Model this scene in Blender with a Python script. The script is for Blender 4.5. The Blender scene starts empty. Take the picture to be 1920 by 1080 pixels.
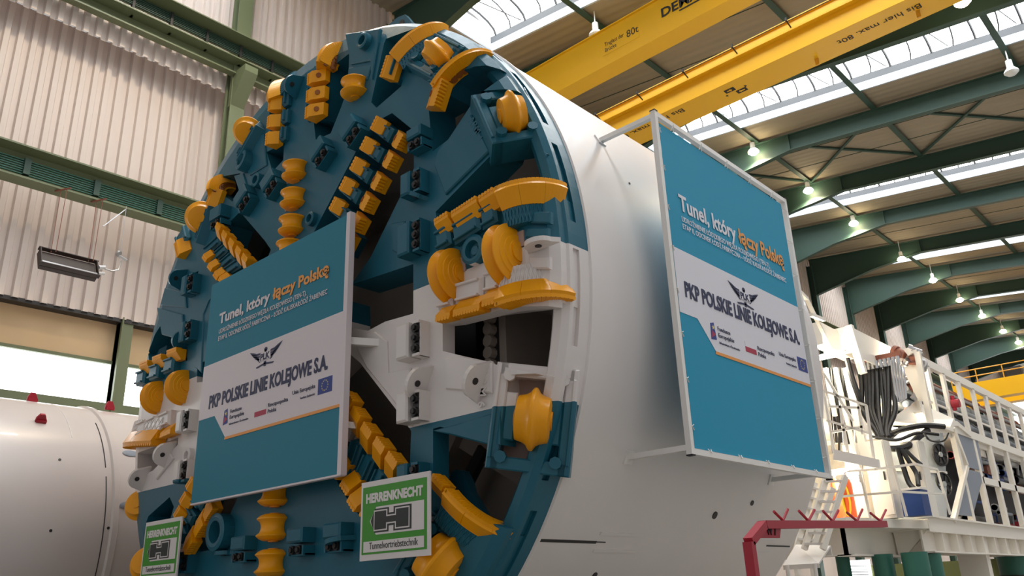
import bpy, bmesh, math, random
from mathutils import Vector, Matrix
random.seed(7)
PI = math.pi
S = bpy.context.scene
COL = S.collection
HZ = 6.9            # height of the machine axis above the floor; all coordinates below are relative to it

# ------------------------------------------------------------------ camera
CP = Vector((13.11896, -8.97223, -4.55294))
CR = Vector((0.73157486, 0.6808764, -0.03472097))
CU = Vector((0.26170203, -0.23343244, 0.93649418))
CF = Vector((-0.62953179, 0.69420214, 0.34896005))
FPX = 1554.87
cam_d = bpy.data.cameras.new('camera')
cam_d.sensor_width = 36.0
cam_d.lens = FPX / 1920 * 36.0
cam_d.clip_end = 400
cam = bpy.data.objects.new('camera', cam_d)
COL.objects.link(cam)
mw = Matrix((CR, CU, -CF)).transposed().to_4x4()
mw.translation = CP + Vector((0, 0, HZ))
cam.matrix_world = mw
S.camera = cam

# ------------------------------------------------------------------ world and exposure
W = bpy.data.worlds.new('world'); S.world = W; W.use_nodes = True
bg = W.node_tree.nodes['Background']
bg.inputs[0].default_value = (0.98, 0.97, 0.97, 1)
bg.inputs[1].default_value = 0.39
S.view_settings.view_transform = 'Standard'
S.view_settings.look = 'None'
S.view_settings.gamma = 1.0
S.view_settings.exposure = 0.30
SKY_E = 8.0         # skylight glazing
def area(name, loc, rot, sx, sy, power, color):
    l = bpy.data.lights.new(name, 'AREA'); l.shape = 'RECTANGLE'; l.size = sx; l.size_y = sy
    l.energy = power; l.color = color
    o = bpy.data.objects.new(name, l); COL.objects.link(o)
    o.location = Vector(loc) + Vector((0, 0, HZ)); o.rotation_euler = rot
    return o

# ------------------------------------------------------------------ pixel helpers (photo frame 1920x1080 -> plane)
def ray(px, py):
    return (px - 960) / FPX * CR - (py - 540) / FPX * CU + CF
def onY(px, py, y):
    d = ray(px, py); t = (y - CP.y) / d.y; return CP + t * d
def onX(px, py, x):
    d = ray(px, py); t = (x - CP.x) / d.x; return CP + t * d
def onZ(px, py, z):
    d = ray(px, py); t = (z - CP.z) / d.z; return CP + t * d

# ------------------------------------------------------------------ materials
MATS = {}
def new_mat(name):
    m = bpy.data.materials.new(name); m.use_nodes = True
    nt = m.node_tree; b = nt.nodes['Principled BSDF']
    MATS[name] = m
    return m, nt, b
def noise(nt, scale, detail=3.0, coord='Object', mapping=None):
    tc = nt.nodes.new('ShaderNodeTexCoord'); n = nt.nodes.new('ShaderNodeTexNoise')
    n.inputs['Scale'].default_value = scale; n.inputs['Detail'].default_value = detail
    if mapping:
        mp = nt.nodes.new('ShaderNodeMapping'); mp.inputs['Scale'].default_value = mapping
        nt.links.new(tc.outputs[coord], mp.inputs[0]); nt.links.new(mp.outputs[0], n.inputs['Vector'])
    else:
        nt.links.new(tc.outputs[coord], n.inputs['Vector'])
    return n
def mix(nt, fac, a, b):
    mx = nt.nodes.new('ShaderNodeMix'); mx.data_type = 'RGBA'
    for sock, v in ((mx.inputs[0], fac), (mx.inputs[6], a), (mx.inputs[7], b)):
        if hasattr(v, 'is_linked') or isinstance(v, bpy.types.NodeSocket): nt.links.new(v, sock)
        elif isinstance(v, (int, float)): sock.default_value = v
        else: sock.default_value = (*v, 1)
    return mx.outputs[2]
def mat(name, col, rough=0.5, metal=0.0, col2=None, nscale=2.0, bump=0.0, bscale=30.0, emit=None, es=1.0, coat=0.0, mapping=None):
    m, nt, b = new_mat(name)
    b.inputs['Roughness'].default_value = rough; b.inputs['Metallic'].default_value = metal
    b.inputs['Coat Weight'].default_value = coat
    if col2 is not None:
        n = noise(nt, nscale, 4, mapping=mapping)
        nt.links.new(mix(nt, n.outputs[0], col, col2), b.inputs['Base Color'])
    else:
        b.inputs['Base Color'].default_value = (*col, 1)
    if bump:
        n = noise(nt, bscale, 3); bp = nt.nodes.new('ShaderNodeBump')
        bp.inputs['Strength'].default_value = bump; bp.inputs['Distance'].default_value = 0.02
        nt.links.new(n.outputs[0], bp.inputs['Height']); nt.links.new(bp.outputs[0], b.inputs['Normal'])
    if emit is not None:
        b.inputs['Emission Color'].default_value = (*emit, 1); b.inputs['Emission Strength'].default_value = es
    return m

TEAL = (0.030, 0.135, 0.190)
WHITE = (0.74, 0.69, 0.67)
# two-tone paint: white band across the middle of the cutting wheel, teal above and below
m, nt, b = new_mat('wheel_paint')
geo = nt.nodes.new('ShaderNodeNewGeometry'); sp = nt.nodes.new('ShaderNodeSeparateXYZ')
nt.links.new(geo.outputs['Position'], sp.inputs[0])
def cmpn(op, sock, v):
    n = nt.nodes.new('ShaderNodeMath'); n.operation = op; nt.links.new(sock, n.inputs[0]); n.inputs[1].default_value = v
    return n.outputs[0]
lt = cmpn('LESS_THAN', sp.outputs[2], HZ + 0.10); gt = cmpn('GREATER_THAN', sp.outputs[2], HZ - 2.10)
mu = nt.nodes.new('ShaderNodeMath'); mu.operation = 'MULTIPLY'; nt.links.new(lt, mu.inputs[0]); nt.links.new(gt, mu.inputs[1])
n1 = noise(nt, 1.2, 4); teal = mix(nt, n1.outputs[0], (0.010, 0.108, 0.165), (0.016, 0.130, 0.192))
nt.links.new(mix(nt, mu.outputs[0], teal, WHITE), b.inputs['Base Color'])
b.inputs['Roughness'].default_value = 0.38; b.inputs['Coat Weight'].default_value = 0.06
n2 = noise(nt, 9, 3); bp = nt.nodes.new('ShaderNodeBump'); bp.inputs['Strength'].default_value = 0.12; bp.inputs['Distance'].default_value = 0.02
nt.links.new(n2.outputs[0], bp.inputs['Height']); nt.links.new(bp.outputs[0], b.inputs['Normal'])

b.inputs['Specular IOR Level'].default_value = 0.35
mat('teal', TEAL, 0.4)
mat('yellow', (0.86, 0.335, 0.003), 0.34, col2=(0.90, 0.38, 0.004), nscale=3, bump=0.12, bscale=25, coat=0.1)
MATS['yellow'].node_tree.nodes['Principled BSDF'].inputs['Specular IOR Level'].default_value = 0.3
mat('hole', (0.30, 0.09, 0.01), 0.6)
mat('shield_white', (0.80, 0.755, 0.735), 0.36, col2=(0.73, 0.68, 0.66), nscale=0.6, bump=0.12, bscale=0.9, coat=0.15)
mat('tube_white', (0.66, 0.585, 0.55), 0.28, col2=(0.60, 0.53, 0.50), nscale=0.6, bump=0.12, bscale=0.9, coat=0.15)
mat('white_paint', (0.80, 0.77, 0.74), 0.4)
mat('gantry_white', (0.85, 0.80, 0.72), 0.45)
mat('inner', (0.46, 0.39, 0.335), 0.7, col2=(0.34, 0.29, 0.25), nscale=1.5)
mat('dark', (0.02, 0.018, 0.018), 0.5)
mat('rubber', (0.010, 0.009, 0.009), 0.42)
mat('steel', (0.45, 0.45, 0.46), 0.35, 0.8)
mat('chrome', (0.75, 0.75, 0.76), 0.18, 1.0)
mat('galv', (0.40, 0.42, 0.43), 0.5, 0.3)
mat('panel_grey', (0.24, 0.27, 0.32), 0.5)
mat('red', (0.38, 0.012, 0.03), 0.45)
mat('oxide', (0.22, 0.07, 0.04), 0.6)
mat('orange', (0.75, 0.12, 0.03), 0.5)
mat('hose_yellow', (0.85, 0.65, 0.03), 0.5)
mat('blue', (0.01, 0.05, 0.22), 0.5)
mat('green_steel', (0.125, 0.150, 0.075), 0.5, col2=(0.145, 0.170, 0.09), nscale=0.7)
mat('roof_green', (0.030, 0.070, 0.052), 0.55)
mat('leg_green', (0.03, 0.15, 0.11), 0.5)
mat('crane_yellow', (0.86, 0.48, 0.010), 0.33, col2=(0.80, 0.42, 0.010), nscale=0.25)
mat('crane_trim', (0.70, 0.33, 0.02), 0.45)
mat('black_print', (0.012, 0.010, 0.014), 0.6)
mat('navy', (0.022, 0.028, 0.085), 0.6)
mat('poster_teal', (0.016, 0.20, 0.29), 0.7)
mat('banner_teal', (0.010, 0.29, 0.47), 0.7)
mat('poster_white', (0.70, 0.63, 0.66), 0.55)
mat('banner_white', (0.74, 0.73, 0.79), 0.6)
mat('poster_orange', (0.80, 0.33, 0.08), 0.6)
mat('poster_red', (0.42, 0.03, 0.07), 0.6)
mat('eu_blue', (0.025, 0.05, 0.25), 0.6)
mat('star', (0.75, 0.62, 0.25), 0.6)
mat('flag_purple', (0.12, 0.04, 0.20), 0.6)
mat('sign_green', (0.045, 0.29, 0.02), 0.5)
mat('sign_white', (0.72, 0.68, 0.68), 0.5)
mat('sign_black', (0.02, 0.028, 0.026), 0.5)
mat('cladding', (0.68, 0.585, 0.53), 0.6, col2=(0.60, 0.51, 0.46), nscale=0.8, mapping=(1, 1.5, 0.12))
mat('beige_panel', (0.62, 0.44, 0.25), 0.7, col2=(0.52, 0.37, 0.22), nscale=0.5)
mat('floor_grey', (0.30, 0.28, 0.25), 0.6, col2=(0.22, 0.21, 0.19), nscale=0.4)
mat('olive', (0.16, 0.18, 0.06), 0.6)
mat('bulb', (1, 0.85, 0.6), 0.5, emit=(1.0, 0.80, 0.52), es=38)
mat('bulb_off', (0.75, 0.76, 0.74), 0.25)
mat('tube_light', (1, 1, 1), 0.5, emit=(1.0, 0.90, 0.66), es=30)
mat('glazing', (0.9, 0.95, 1), 0.5, emit=(0.93, 0.97, 1.0), es=SKY_E)
mat('window_glow', (0.9, 0.95, 1), 0.5, emit=(0.93, 0.98, 1.0), es=3.0)
mat('heater_face', (0.035, 0.022, 0.018), 0.6)
mat('heater_rim', (0.32, 0.33, 0.36), 0.35, 0.6)
mat('cutter_seat', (0.42, 0.30, 0.26), 0.7)
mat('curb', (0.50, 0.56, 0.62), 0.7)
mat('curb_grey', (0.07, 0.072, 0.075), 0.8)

# ceiling sheeting: brown grey, fine ribs running across the hall
m, nt, b = new_mat('ceiling_sheet')
tc = nt.nodes.new('ShaderNodeTexCoord'); wv = nt.nodes.new('ShaderNodeTexWave'); wv.bands_direction = 'Y'
wv.inputs['Scale'].default_value = 0.55; wv.inputs['Distortion'].default_value = 0.0
nt.links.new(tc.outputs['Object'], wv.inputs['Vector'])
nn = noise(nt, 0.5, 4, mapping=(0.3, 2.5, 1))
c1 = mix(nt, nn.outputs[0], (0.28, 0.235, 0.165), (0.35, 0.295, 0.21))
nt.links.new(c1, b.inputs['Base Color'])
bp = nt.nodes.new('ShaderNodeBump'); bp.inputs['Strength'].default_value = 0.35; bp.inputs['Distance'].default_value = 0.10
nt.links.new(wv.outputs[0], bp.inputs['Height']); nt.links.new(bp.outputs[0], b.inputs['Normal'])
b.inputs['Roughness'].default_value = 0.8

# ------------------------------------------------------------------ mesh builders
def perp_frame(d, hint=Vector((0, 0, 1))):
    d = d.normalized()
    if abs(d.dot(hint)) > 0.97: hint = Vector((0, 1, 0)) if abs(d.y) < 0.9 else Vector((1, 0, 0))
    a = d.cross(hint).normalized(); c = a.cross(d).normalized()
    return a, c
class MB:
    def __init__(s): s.bm = bmesh.new()
    def raw(s, verts, faces, M=None, smooth=False):
        vs = [s.bm.verts.new((M @ Vector(v)) if M is not None else Vector(v)) for v in verts]
        for f in faces:
            try:
                fc = s.bm.faces.new([vs[i] for i in f]); fc.smooth = smooth
            except ValueError: pass
        return s
    def box(s, c, size, M=None, bev=0.0):
        x, y, z = size[0] / 2, size[1] / 2, size[2] / 2
        cx, cy, cz = c
        if bev <= 0:
            v = [(cx + a * x, cy + b_ * y, cz + d * z) for a in (-1, 1) for b_ in (-1, 1) for d in (-1, 1)]
            f = [(0, 1, 3, 2), (4, 6, 7, 5), (0, 4, 5, 1), (2, 3, 7, 6), (0, 2, 6, 4), (1, 5, 7, 3)]
            return s.raw(v, f, M)
        # chamfer towards +z local
        e = bev
        v = []
        for zz, k in ((cz - z, 0), (cz + z - e, 0), (cz + z, e)):
            for a, b_ in ((-1, -1), (1, -1), (1, 1), (-1, 1)):
                v.append((cx + a * (x - k), cy + b_ * (y - k), zz))
        f = [(3, 2, 1, 0), (8, 9, 10, 11)]
        for r in (0, 4):
            for i in range(4):
                j = (i + 1) % 4; f.append((r + i, r + j, r + 4 + j, r + 4 + i))
        return s.raw(v, f, M)
    def bb(s, lo, hi):
        return s.box([(a + b_) / 2 for a, b_ in zip(lo, hi)], [b_ - a for a, b_ in zip(lo, hi)])
    def bar(s, a, b_, w, h, hint=Vector((0, 0, 1)), bev=0):
        a = Vector(a); b_ = Vector(b_); d = b_ - a; L = d.length
        p, q = perp_frame(d, hint)
        M = Matrix((p, d.normalized(), q)).transposed().to_4x4(); M.translation = (a + b_) / 2
        if M.to_3x3().determinant() < 0: M = M @ Matrix.Scale(-1, 4, (1, 0, 0))
        return s.box((0, 0, 0), (w, L, h), M, bev)
    def prism(s, pts, z0, z1, M, bev=0.0):
        """pts 2-D outline in the local xy plane, extruded z0..z1 (z1 outer, chamfered)"""
        n = len(pts)
        ar = sum(pts[i][0] * pts[(i + 1) % n][1] - pts[(i + 1) % n][0] * pts[i][1] for i in range(n))
        if ar < 0: pts = pts[::-1]
        rings = [(pts, z0), (pts, z1)]
        if bev > 0:
            ins = []
            for i in range(n):
                p0, p1, p2 = Vector(pts[i - 1]), Vector(pts[i]), Vector(pts[(i + 1) % n])
                e1 = (p1 - p0).normalized(); e2 = (p2 - p1).normalized()
                nn_ = Vector((-e1.y - e2.y, e1.x + e2.x))
                if nn_.length < 1e-6: nn_ = Vector((-e1.y, e1.x))
                nn_.normalize(); k = max(0.4, nn_.dot(Vector((-e1.y, e1.x))))
                ins.append(tuple(p1 + nn_ * bev / k))
            rings = [(pts, z0), (pts, z1 - bev), (ins, z1)]
        v = [(p[0], p[1], z) for r, z in rings for p in r]
        f = [tuple(range(n))[::-1], tuple((len(rings) - 1) * n + i for i in range(n))]
        for r in range(len(rings) - 1):
            for i in range(n):
                j = (i + 1) % n; f.append((r * n + i, r * n + j, (r + 1) * n + j, (r + 1) * n + i))
        return s.raw(v, f, M)
    def lathe(s, prof, M, seg=32, a0=0.0, a1=2 * PI, smooth=True):
        """prof [(r, z)] about local z"""
        full = abs(a1 - a0 - 2 * PI) < 1e-6; k = seg if full else seg + 1
        v = []; f = []
        for r, z in prof:
            for i in range(k):
                a = a0 + (a1 - a0) * i / seg; v.append((r * math.cos(a), r * math.sin(a), z))
        for p in range(len(prof) - 1):
            for i in range(seg):
                j = (i + 1) % k; f.append((p * k + i, p * k + j, (p + 1) * k + j, (p + 1) * k + i))
        return s.raw(v, f, M, smooth)
    def cyl(s, a, b_, r, seg=12, r2=None, smooth=True):
        a = Vector(a); b_ = Vector(b_); d = b_ - a
        p, q = perp_frame(d)
        M = Matrix((p, q, d.normalized())).transposed().to_4x4()
        if M.to_3x3().determinant() < 0: M = Matrix((q, p, d.normalized())).transposed().to_4x4()
        M.translation = a; r2 = r if r2 is None else r2; L = d.length
        s.lathe([(r, 0), (r2, L)], M, seg, smooth=smooth)
        s.lathe([(0.0001, 0), (r, 0)], M, seg, smooth=False); s.lathe([(r2, L), (0.0001, L)], M, seg, smooth=False)
        return s
    def tube(s, pts, r, seg=8):
        pts = [Vector(p) for p in pts]; n = len(pts); v = []; f = []
        a = None
        for i, p in enumerate(pts):
            d = (pts[min(i + 1, n - 1)] - pts[max(i - 1, 0)]).normalized()
            if a is None: a, c = perp_frame(d)
            else: a = (a - d * a.dot(d)).normalized(); c = a.cross(d).normalized()
            for k in range(seg):
                t = 2 * PI * k / seg; v.append(p + (a * math.cos(t) + c * math.sin(t)) * r)
        for i in range(n - 1):
            for k in range(seg):
                j = (k + 1) % seg; f.append((i * seg + k, i * seg + j, (i + 1) * seg + j, (i + 1) * seg + k))
        f.append(tuple(range(seg))); f.append(tuple((n - 1) * seg + k for k in range(seg))[::-1])
        return s.raw(v, f, None, True)
    def sweep(s, pts, lats, nors, prof):
        """closed profile [(lat, nor)] along pts with given frame vectors"""
        k = len(prof); v = []; f = []
        for p, l, n_ in zip(pts, lats, nors):
            for a, c in prof: v.append(p + l * a + n_ * c)
        for i in range(len(pts) - 1):
            for j in range(k):
                j2 = (j + 1) % k; f.append((i * k + j, i * k + j2, (i + 1) * k + j2, (i + 1) * k + j))
        f.append(tuple(range(k))[::-1]); f.append(tuple((len(pts) - 1) * k + j for j in range(k)))
        return s.raw(v, f)
    def build(s, name, material, parent=None, label=None, cat=None, group=None, kind=None, origin=None):
        bm = s.bm
        bmesh.ops.recalc_face_normals(bm, faces=bm.faces)
        if parent is not None: o0 = Vector(parent['_o'])
        elif origin is not None: o0 = Vector(origin)
        else:
            xs = [v.co for v in bm.verts]
            o0 = Vector(((min(v.x for v in xs) + max(v.x for v in xs)) / 2, (min(v.y for v in xs) + max(v.y for v in xs)) / 2, min(v.z for v in xs)))
        bmesh.ops.translate(bm, verts=bm.verts, vec=-o0)
        me = bpy.data.meshes.new(name); bm.to_mesh(me); bm.free()
        if any(p.use_smooth for p in me.polygons): me.set_sharp_from_angle(angle=0.62)
        me.materials.append(MATS[material])
        return link(name, me, o0, parent, label, cat, group, kind)
def link(name, data, o0, parent=None, label=None, cat=None, group=None, kind=None):
    o = bpy.data.objects.new(name, data); COL.objects.link(o)
    o['_o'] = tuple(o0)
    if parent is not None: o.parent = parent
    else: o.location = Vector(o0) + Vector((0, 0, HZ))
    if label: o['label'] = label
    if cat: o['category'] = cat
    if group: o['group'] = group
    if kind: o['kind'] = kind
    return o
def thing(name, loc, label, cat, group=None, kind=None):
    return link(name, None, Vector(loc), None, label, cat, group, kind)
def frame(o, u, w):
    u = Vector(u).normalized(); w = Vector(w); w = (w - u * w.dot(u)).normalized(); n = u.cross(w)
    M = Matrix((u, w, n)).transposed().to_4x4(); M.translation = Vector(o); return M
def text(body, M, size, material, parent, name='lettering', width=None, bold=0.0, shear=0.0, ext=0.004, align='LEFT', spacing=1.0, condense=1.0):
    """text in the local xy plane of M, baseline starting at the origin; width fits it exactly"""
    c = bpy.data.curves.new(name, 'FONT'); c.body = body; c.size = size; c.extrude = ext; c.offset = bold; c.shear = shear
    c.align_x = align; c.space_character = spacing; c.resolution_u = 3
    t = bpy.data.objects.new('tmp', c); COL.objects.link(t)
    dg = bpy.context.evaluated_depsgraph_get()
    me = bpy.data.meshes.new_from_object(t.evaluated_get(dg))
    bpy.data.objects.remove(t); bpy.data.curves.remove(c)
    xs = [v.co.x for v in me.vertices]; w = max(xs) - min(xs)
    sx = (width / w) if width else condense
    x0 = min(xs) if align == 'LEFT' else 0
    Msc = Matrix.Translation(-Vector(parent['_o'])) @ M @ Matrix.Diagonal((sx, 1, 1, 1)) @ Matrix.Translation((-x0, 0, 0))
    me.transform(Msc); me.name = name; me.materials.clear(); me.materials.append(MATS[material])
    return link(name, me, parent['_o'], parent)
def boolean_cut(obj, cutters):
    """cut list of MB prisms out of obj, one after another"""
    b0 = bmesh.new(); b0.from_mesh(obj.data); bmesh.ops.remove_doubles(b0, verts=b0.verts, dist=0.004)
    bmesh.ops.recalc_face_normals(b0, faces=b0.faces); b0.to_mesh(obj.data); b0.free()
    bpy.context.view_layer.update()
    for mb in cutters:
        bmesh.ops.recalc_face_normals(mb.bm, faces=mb.bm.faces)
        bmesh.ops.translate(mb.bm, verts=mb.bm.verts, vec=-Vector(obj['_o']))
        me = bpy.data.meshes.new('cut'); mb.bm.to_mesh(me); mb.bm.free()
        co = bpy.data.objects.new('cut', me); COL.objects.link(co); co.matrix_world = obj.matrix_world
        md = obj.modifiers.new('b', 'BOOLEAN'); md.operation = 'DIFFERENCE'; md.solver = 'EXACT'; md.object = co
        bpy.context.view_layer.update()
        dg = bpy.context.evaluated_depsgraph_get()
        nm = bpy.data.meshes.new_from_object(obj.evaluated_get(dg))
        print('CUT', obj.name, len(nm.polygons), round(sum(p.area for p in nm.polygons), 1))
        obj.modifiers.clear(); old = obj.data; obj.data = nm; bpy.data.meshes.remove(old)
        bpy.data.objects.remove(co); bpy.data.meshes.remove(me)
    obj.data.name = obj.name

# ================================================================== THE HALL
XW = -16.25
B0, BAY = 5.8, 8.65
def roofz(x): return 23.72 - 0.11 * x
def beam_y(k): return B0 + BAY * k
YF, YN, XR = 135.0, -14.0, 24.0
MB().bb((XW - 3, YN - 8, -HZ - 0.3), (34, YF, -HZ)).build('floor', 'floor_grey', kind='structure', label='grey concrete workshop floor')

def corrugated(mb, x, y0, y1, z0, z1, pitch=0.46, depth=0.13, th=0.02):
    ys = []; y = y0
    while y < y1:
        ys += [(y, 0), (y + pitch * 0.40, 0), (y + pitch * 0.5, depth), (y + pitch * 0.90, depth)]
        y += pitch
    v = []; f = []
    for yy, d in ys:
        v += [(x + d, yy, z0), (x + d, yy, z1), (x + d - th, yy, z1), (x + d - th, yy, z0)]
    for i in range(len(ys) - 1):
        a, c = i * 4, i * 4 + 4
        for j in range(4):
            j2 = (j + 1) % 4; f.append((a + j, a + j2, c + j2, c + j))
    return mb.raw(v, f)
wl = MB()
corrugated(wl, XW - 0.1, YN, YF, 16.3, 25.5)
corrugated(wl, XW - 1.05, YN, YF, 5.62, 17.0)
wall_left = wl.build('wall_left', 'cladding', kind='structure', label='pinkish white corrugated steel cladding of the long side wall')
MB().bb((XW - 1.55, YN, 4.02), (XW - 1.45, 20, 6.1)).build('trim_1', 'beige_panel', kind='structure', label='beige panel strip above the wall window')
MB().bb((XW - 1.6, 20, -HZ), (XW - 1.4, YF, 6.1)).bb((XW - 1.6, YN, -HZ), (XW - 1.4, 20, 2.4)).build('wall_left_lower', 'cladding', kind='structure', label='lower part of the long side wall')
MB().bb((-22, YF, -HZ), (34, YF + 0.4, 27)).build('wall_back', 'cladding', kind='structure', label='far end wall of the hall')
w = MB().bb((XW - 1.62, YN, 2.4), (XW - 1.58, 20, 4.1)).build('window_1', 'window_glow', kind='structure', label='bright daylight window strip above the white tube section')
mb = MB()
mb.bb((XW - 1.55, YN, 1.95), (XW - 1.0, 20, 2.45)); mb.bb((XW - 1.5, YN, 3.98), (XW - 1.35, 20, 4.10))
mb.build('window_frame', 'green_steel', w)
mb = MB()
for y in (-5.6, 3.1, 11.7):
    mb.bb((XW - 1.4, y - 0.25, -HZ), (XW - 1.05, y + 0.22, 5.7)); mb.bb((XW - 1.45, y - 0.25, -HZ), (XW - 0.9, y - 0.2, 5.7))
mb.build('window_post', 'green_steel', w)
MB().bb((XW - 1.5, YN, 5.52), (XW - 1.0, 20, 5.66)).build('trim_2', 'dark', kind='structure', label='dark edge strip under the corrugated cladding')

# columns along the wall
for k in range(0, 14):
    y = beam_y(k)
    t = thing('wall_column', (XW + 0.2, y, -HZ), ['green steel column beside the teal cutting wheel, carrying both crane rails',
        'green steel column hidden behind the cutting wheel'][min(k, 1)] if k < 2 else 'dark green wall column under the %s roof beam counted from the camera side' % ['second', 'third', 'fourth', 'fifth', 'sixth', 'seventh', 'eighth', 'ninth', 'tenth', 'eleventh', 'twelfth', 'thirteenth'][k - 2], 'column', 'columns along the side wall')
    lo = 12.0 if k == 0 else -HZ
    c = MB(); c.bb((XW + 0.0, y - 0.33, -HZ), (XW + 0.06, y + 0.33, 24.6)); c.bb((XW + 0.5, y - 0.33, -HZ), (XW + 0.56, y + 0.33, 24.6)); c.bb((XW + 0.05, y - 0.04, -HZ), (XW + 0.5, y + 0.04, 24.6))
    c.build('shaft', 'green_steel' if k < 2 else 'roof_green', t)
    if k < 2:
        g = MB()
        for zt in (17.0, 9.1):
            M = frame((0, y, 0), (1, 0, 0), (0, 0, 1))
            g.prism([(XW + 0.3, zt), (XW + 1.5, zt), (XW + 1.5, zt - 0.3), (XW + 0.55, zt - 1.6), (XW + 0.3, zt - 1.6)], -0.3, 0.3, M)
        g.build('rail_bracket', 'green_steel', t)

# roof beams with deep haunches at the wall
ordn = ['first', 'second', 'third', 'fourth', 'fifth', 'sixth', 'seventh', 'eighth', 'ninth', 'tenth', 'eleventh', 'twelfth']
for k in range(1, 14):
    y = beam_y(k)
    mb = MB(); M = frame((0, y, 0), (1, 0, 0), (0, 0, 1))
    x0, x1 = XW + 0.3, XR
    top = lambda x: roofz(x) - 0.28
    botp = [(x0, top(x0) - 3.7), (-13.6, top(-13.6) - 3.0), (-10.2, top(-10.2) - 2.0), (-5.8, top(-5.8) - 1.15), (XR, top(XR) - 1.15)]
    mb.prism([(x1, top(x1)), (x0, top(x0))] + botp, -0.03, 0.03, M)
    for (a, c) in zip(botp[:-1], botp[1:]): mb.bar((a[0], y, a[1]), (c[0], y, c[1]), 0.42, 0.05)
    mb.bar((x0, y, top(x0)), (x1, y, top(x1)), 0.42, 0.05)
    lab = {1: 'dark green roof beam at the top of the picture, above the top of the cutting wheel', 2: 'dark green roof beam in shadow just before the nearer yellow girder',
           3: 'dark green roof beam showing behind the farther yellow girder'}.get(k, 'green haunched roof beam, %s one counted away from the yellow crane' % ordn[k - 4])
    t = thing('roof_beam', (XW, y, top(XW) - 3), lab, 'beam', 'haunched roof beams')
    mb.build('beam_profile', 'roof_green', t)
    st = MB(); st.bb((-5.9, y - 0.2, top(-5.8) - 1.15), (-5.82, y + 0.2, top(-5.8))); st.build('stiffener', 'roof_green', t)
# purlins
for j, (x, nm) in enumerate(((-8.05, 'carrying the row of lit lamps'), (-0.15, 'crossing the middle of the ceiling'), (7.65, 'at the right edge of the picture'), (15.4, 'farthest from the side wall'))):
    mb = MB(); z = roofz(x) - 0.28
    mb.bb((x - 0.17, YN, z + .01), (x + 0.17, YF, z + 0.04)); mb.bb((x - 0.03, YN, z + 0.04), (x + 0.03, YF, z + .25))
    mb.build('purlin', 'roof_green', label='dark green lengthwise roof purlin ' + nm, cat='purlin', group='roof purlins')
# cross bracing in the bay between the first two far beams
for j, (xa, xb) in enumerate(((-14.5, -8.05), (-8.05, -0.15), (-0.15, 7.65))):
    y0, y1 = beam_y(4) + .4, beam_y(5) - .4; xa += .2; xb -= .2
    mb = MB()
    mb.bar((xa, y0, roofz(xa) - 0.12), (xb, y1, roofz(xb) - 0.12), 0.18, 0.12); mb.bar((xa, y1, roofz(xa) - 0.22), (xb, y0, roofz(xb) - 0.22), 0.18, 0.12)
    mb.build('cross_brace', 'roof_green', label=['green crossed roof brace next to the wall', 'green crossed roof brace between the lamp row and the middle purlin', 'green crossed roof brace at the upper right'][j], cat='brace', group='crossed roof braces')

# ceiling with skylights every second bay
def rquad(mb, y0, y1, x0, x1, dz=0.0, th=0.12):
    v = [(x, y, roofz(x) + dz + t) for x in (x0, x1) for y in (y0, y1) for t in (0, th)]
    mb.raw(v, [(0, 1, 3, 2), (4, 6, 7, 5), (0, 4, 5, 1), (2, 3, 7, 6), (0, 2, 6, 4), (1, 5, 7, 3)])
ce = MB(); sky = []
ys = [YN]
for k in (-1, 1, 3, 5, 7, 9, 11):
    a = beam_y(k) + 1.75; sky.append((a, a + 4.4)); 
ycur = YN
for a, c in sky:
    rquad(ce, ycur, a, XW - 1, XR); rquad(ce, a, c, XW - 1, -14.6); ycur = c
rquad(ce, ycur, YF, XW - 1, XR)
ce.build('ceiling', 'ceiling_sheet', kind='structure', label='brown grey ribbed ceiling sheeting', origin=(0, 0, 20))
sn = MB()
for k in range(1, 13):
    for f_ in (0.36, 0.68):
        y = beam_y(k) + BAY * f_
        if any(a - .2 < y < c + .2 for a, c in sky): continue
        sn.bb((XW, y - 0.02, 0), (XW + 0.01, y, 0.01)) if False else sn.bar((XW, y, roofz(XW) - 0.02), (XR, y, roofz(XR) - 0.02), 0.03, 0.03)
sn.build('ceiling_joint', 'roof_green', kind='structure')
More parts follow.
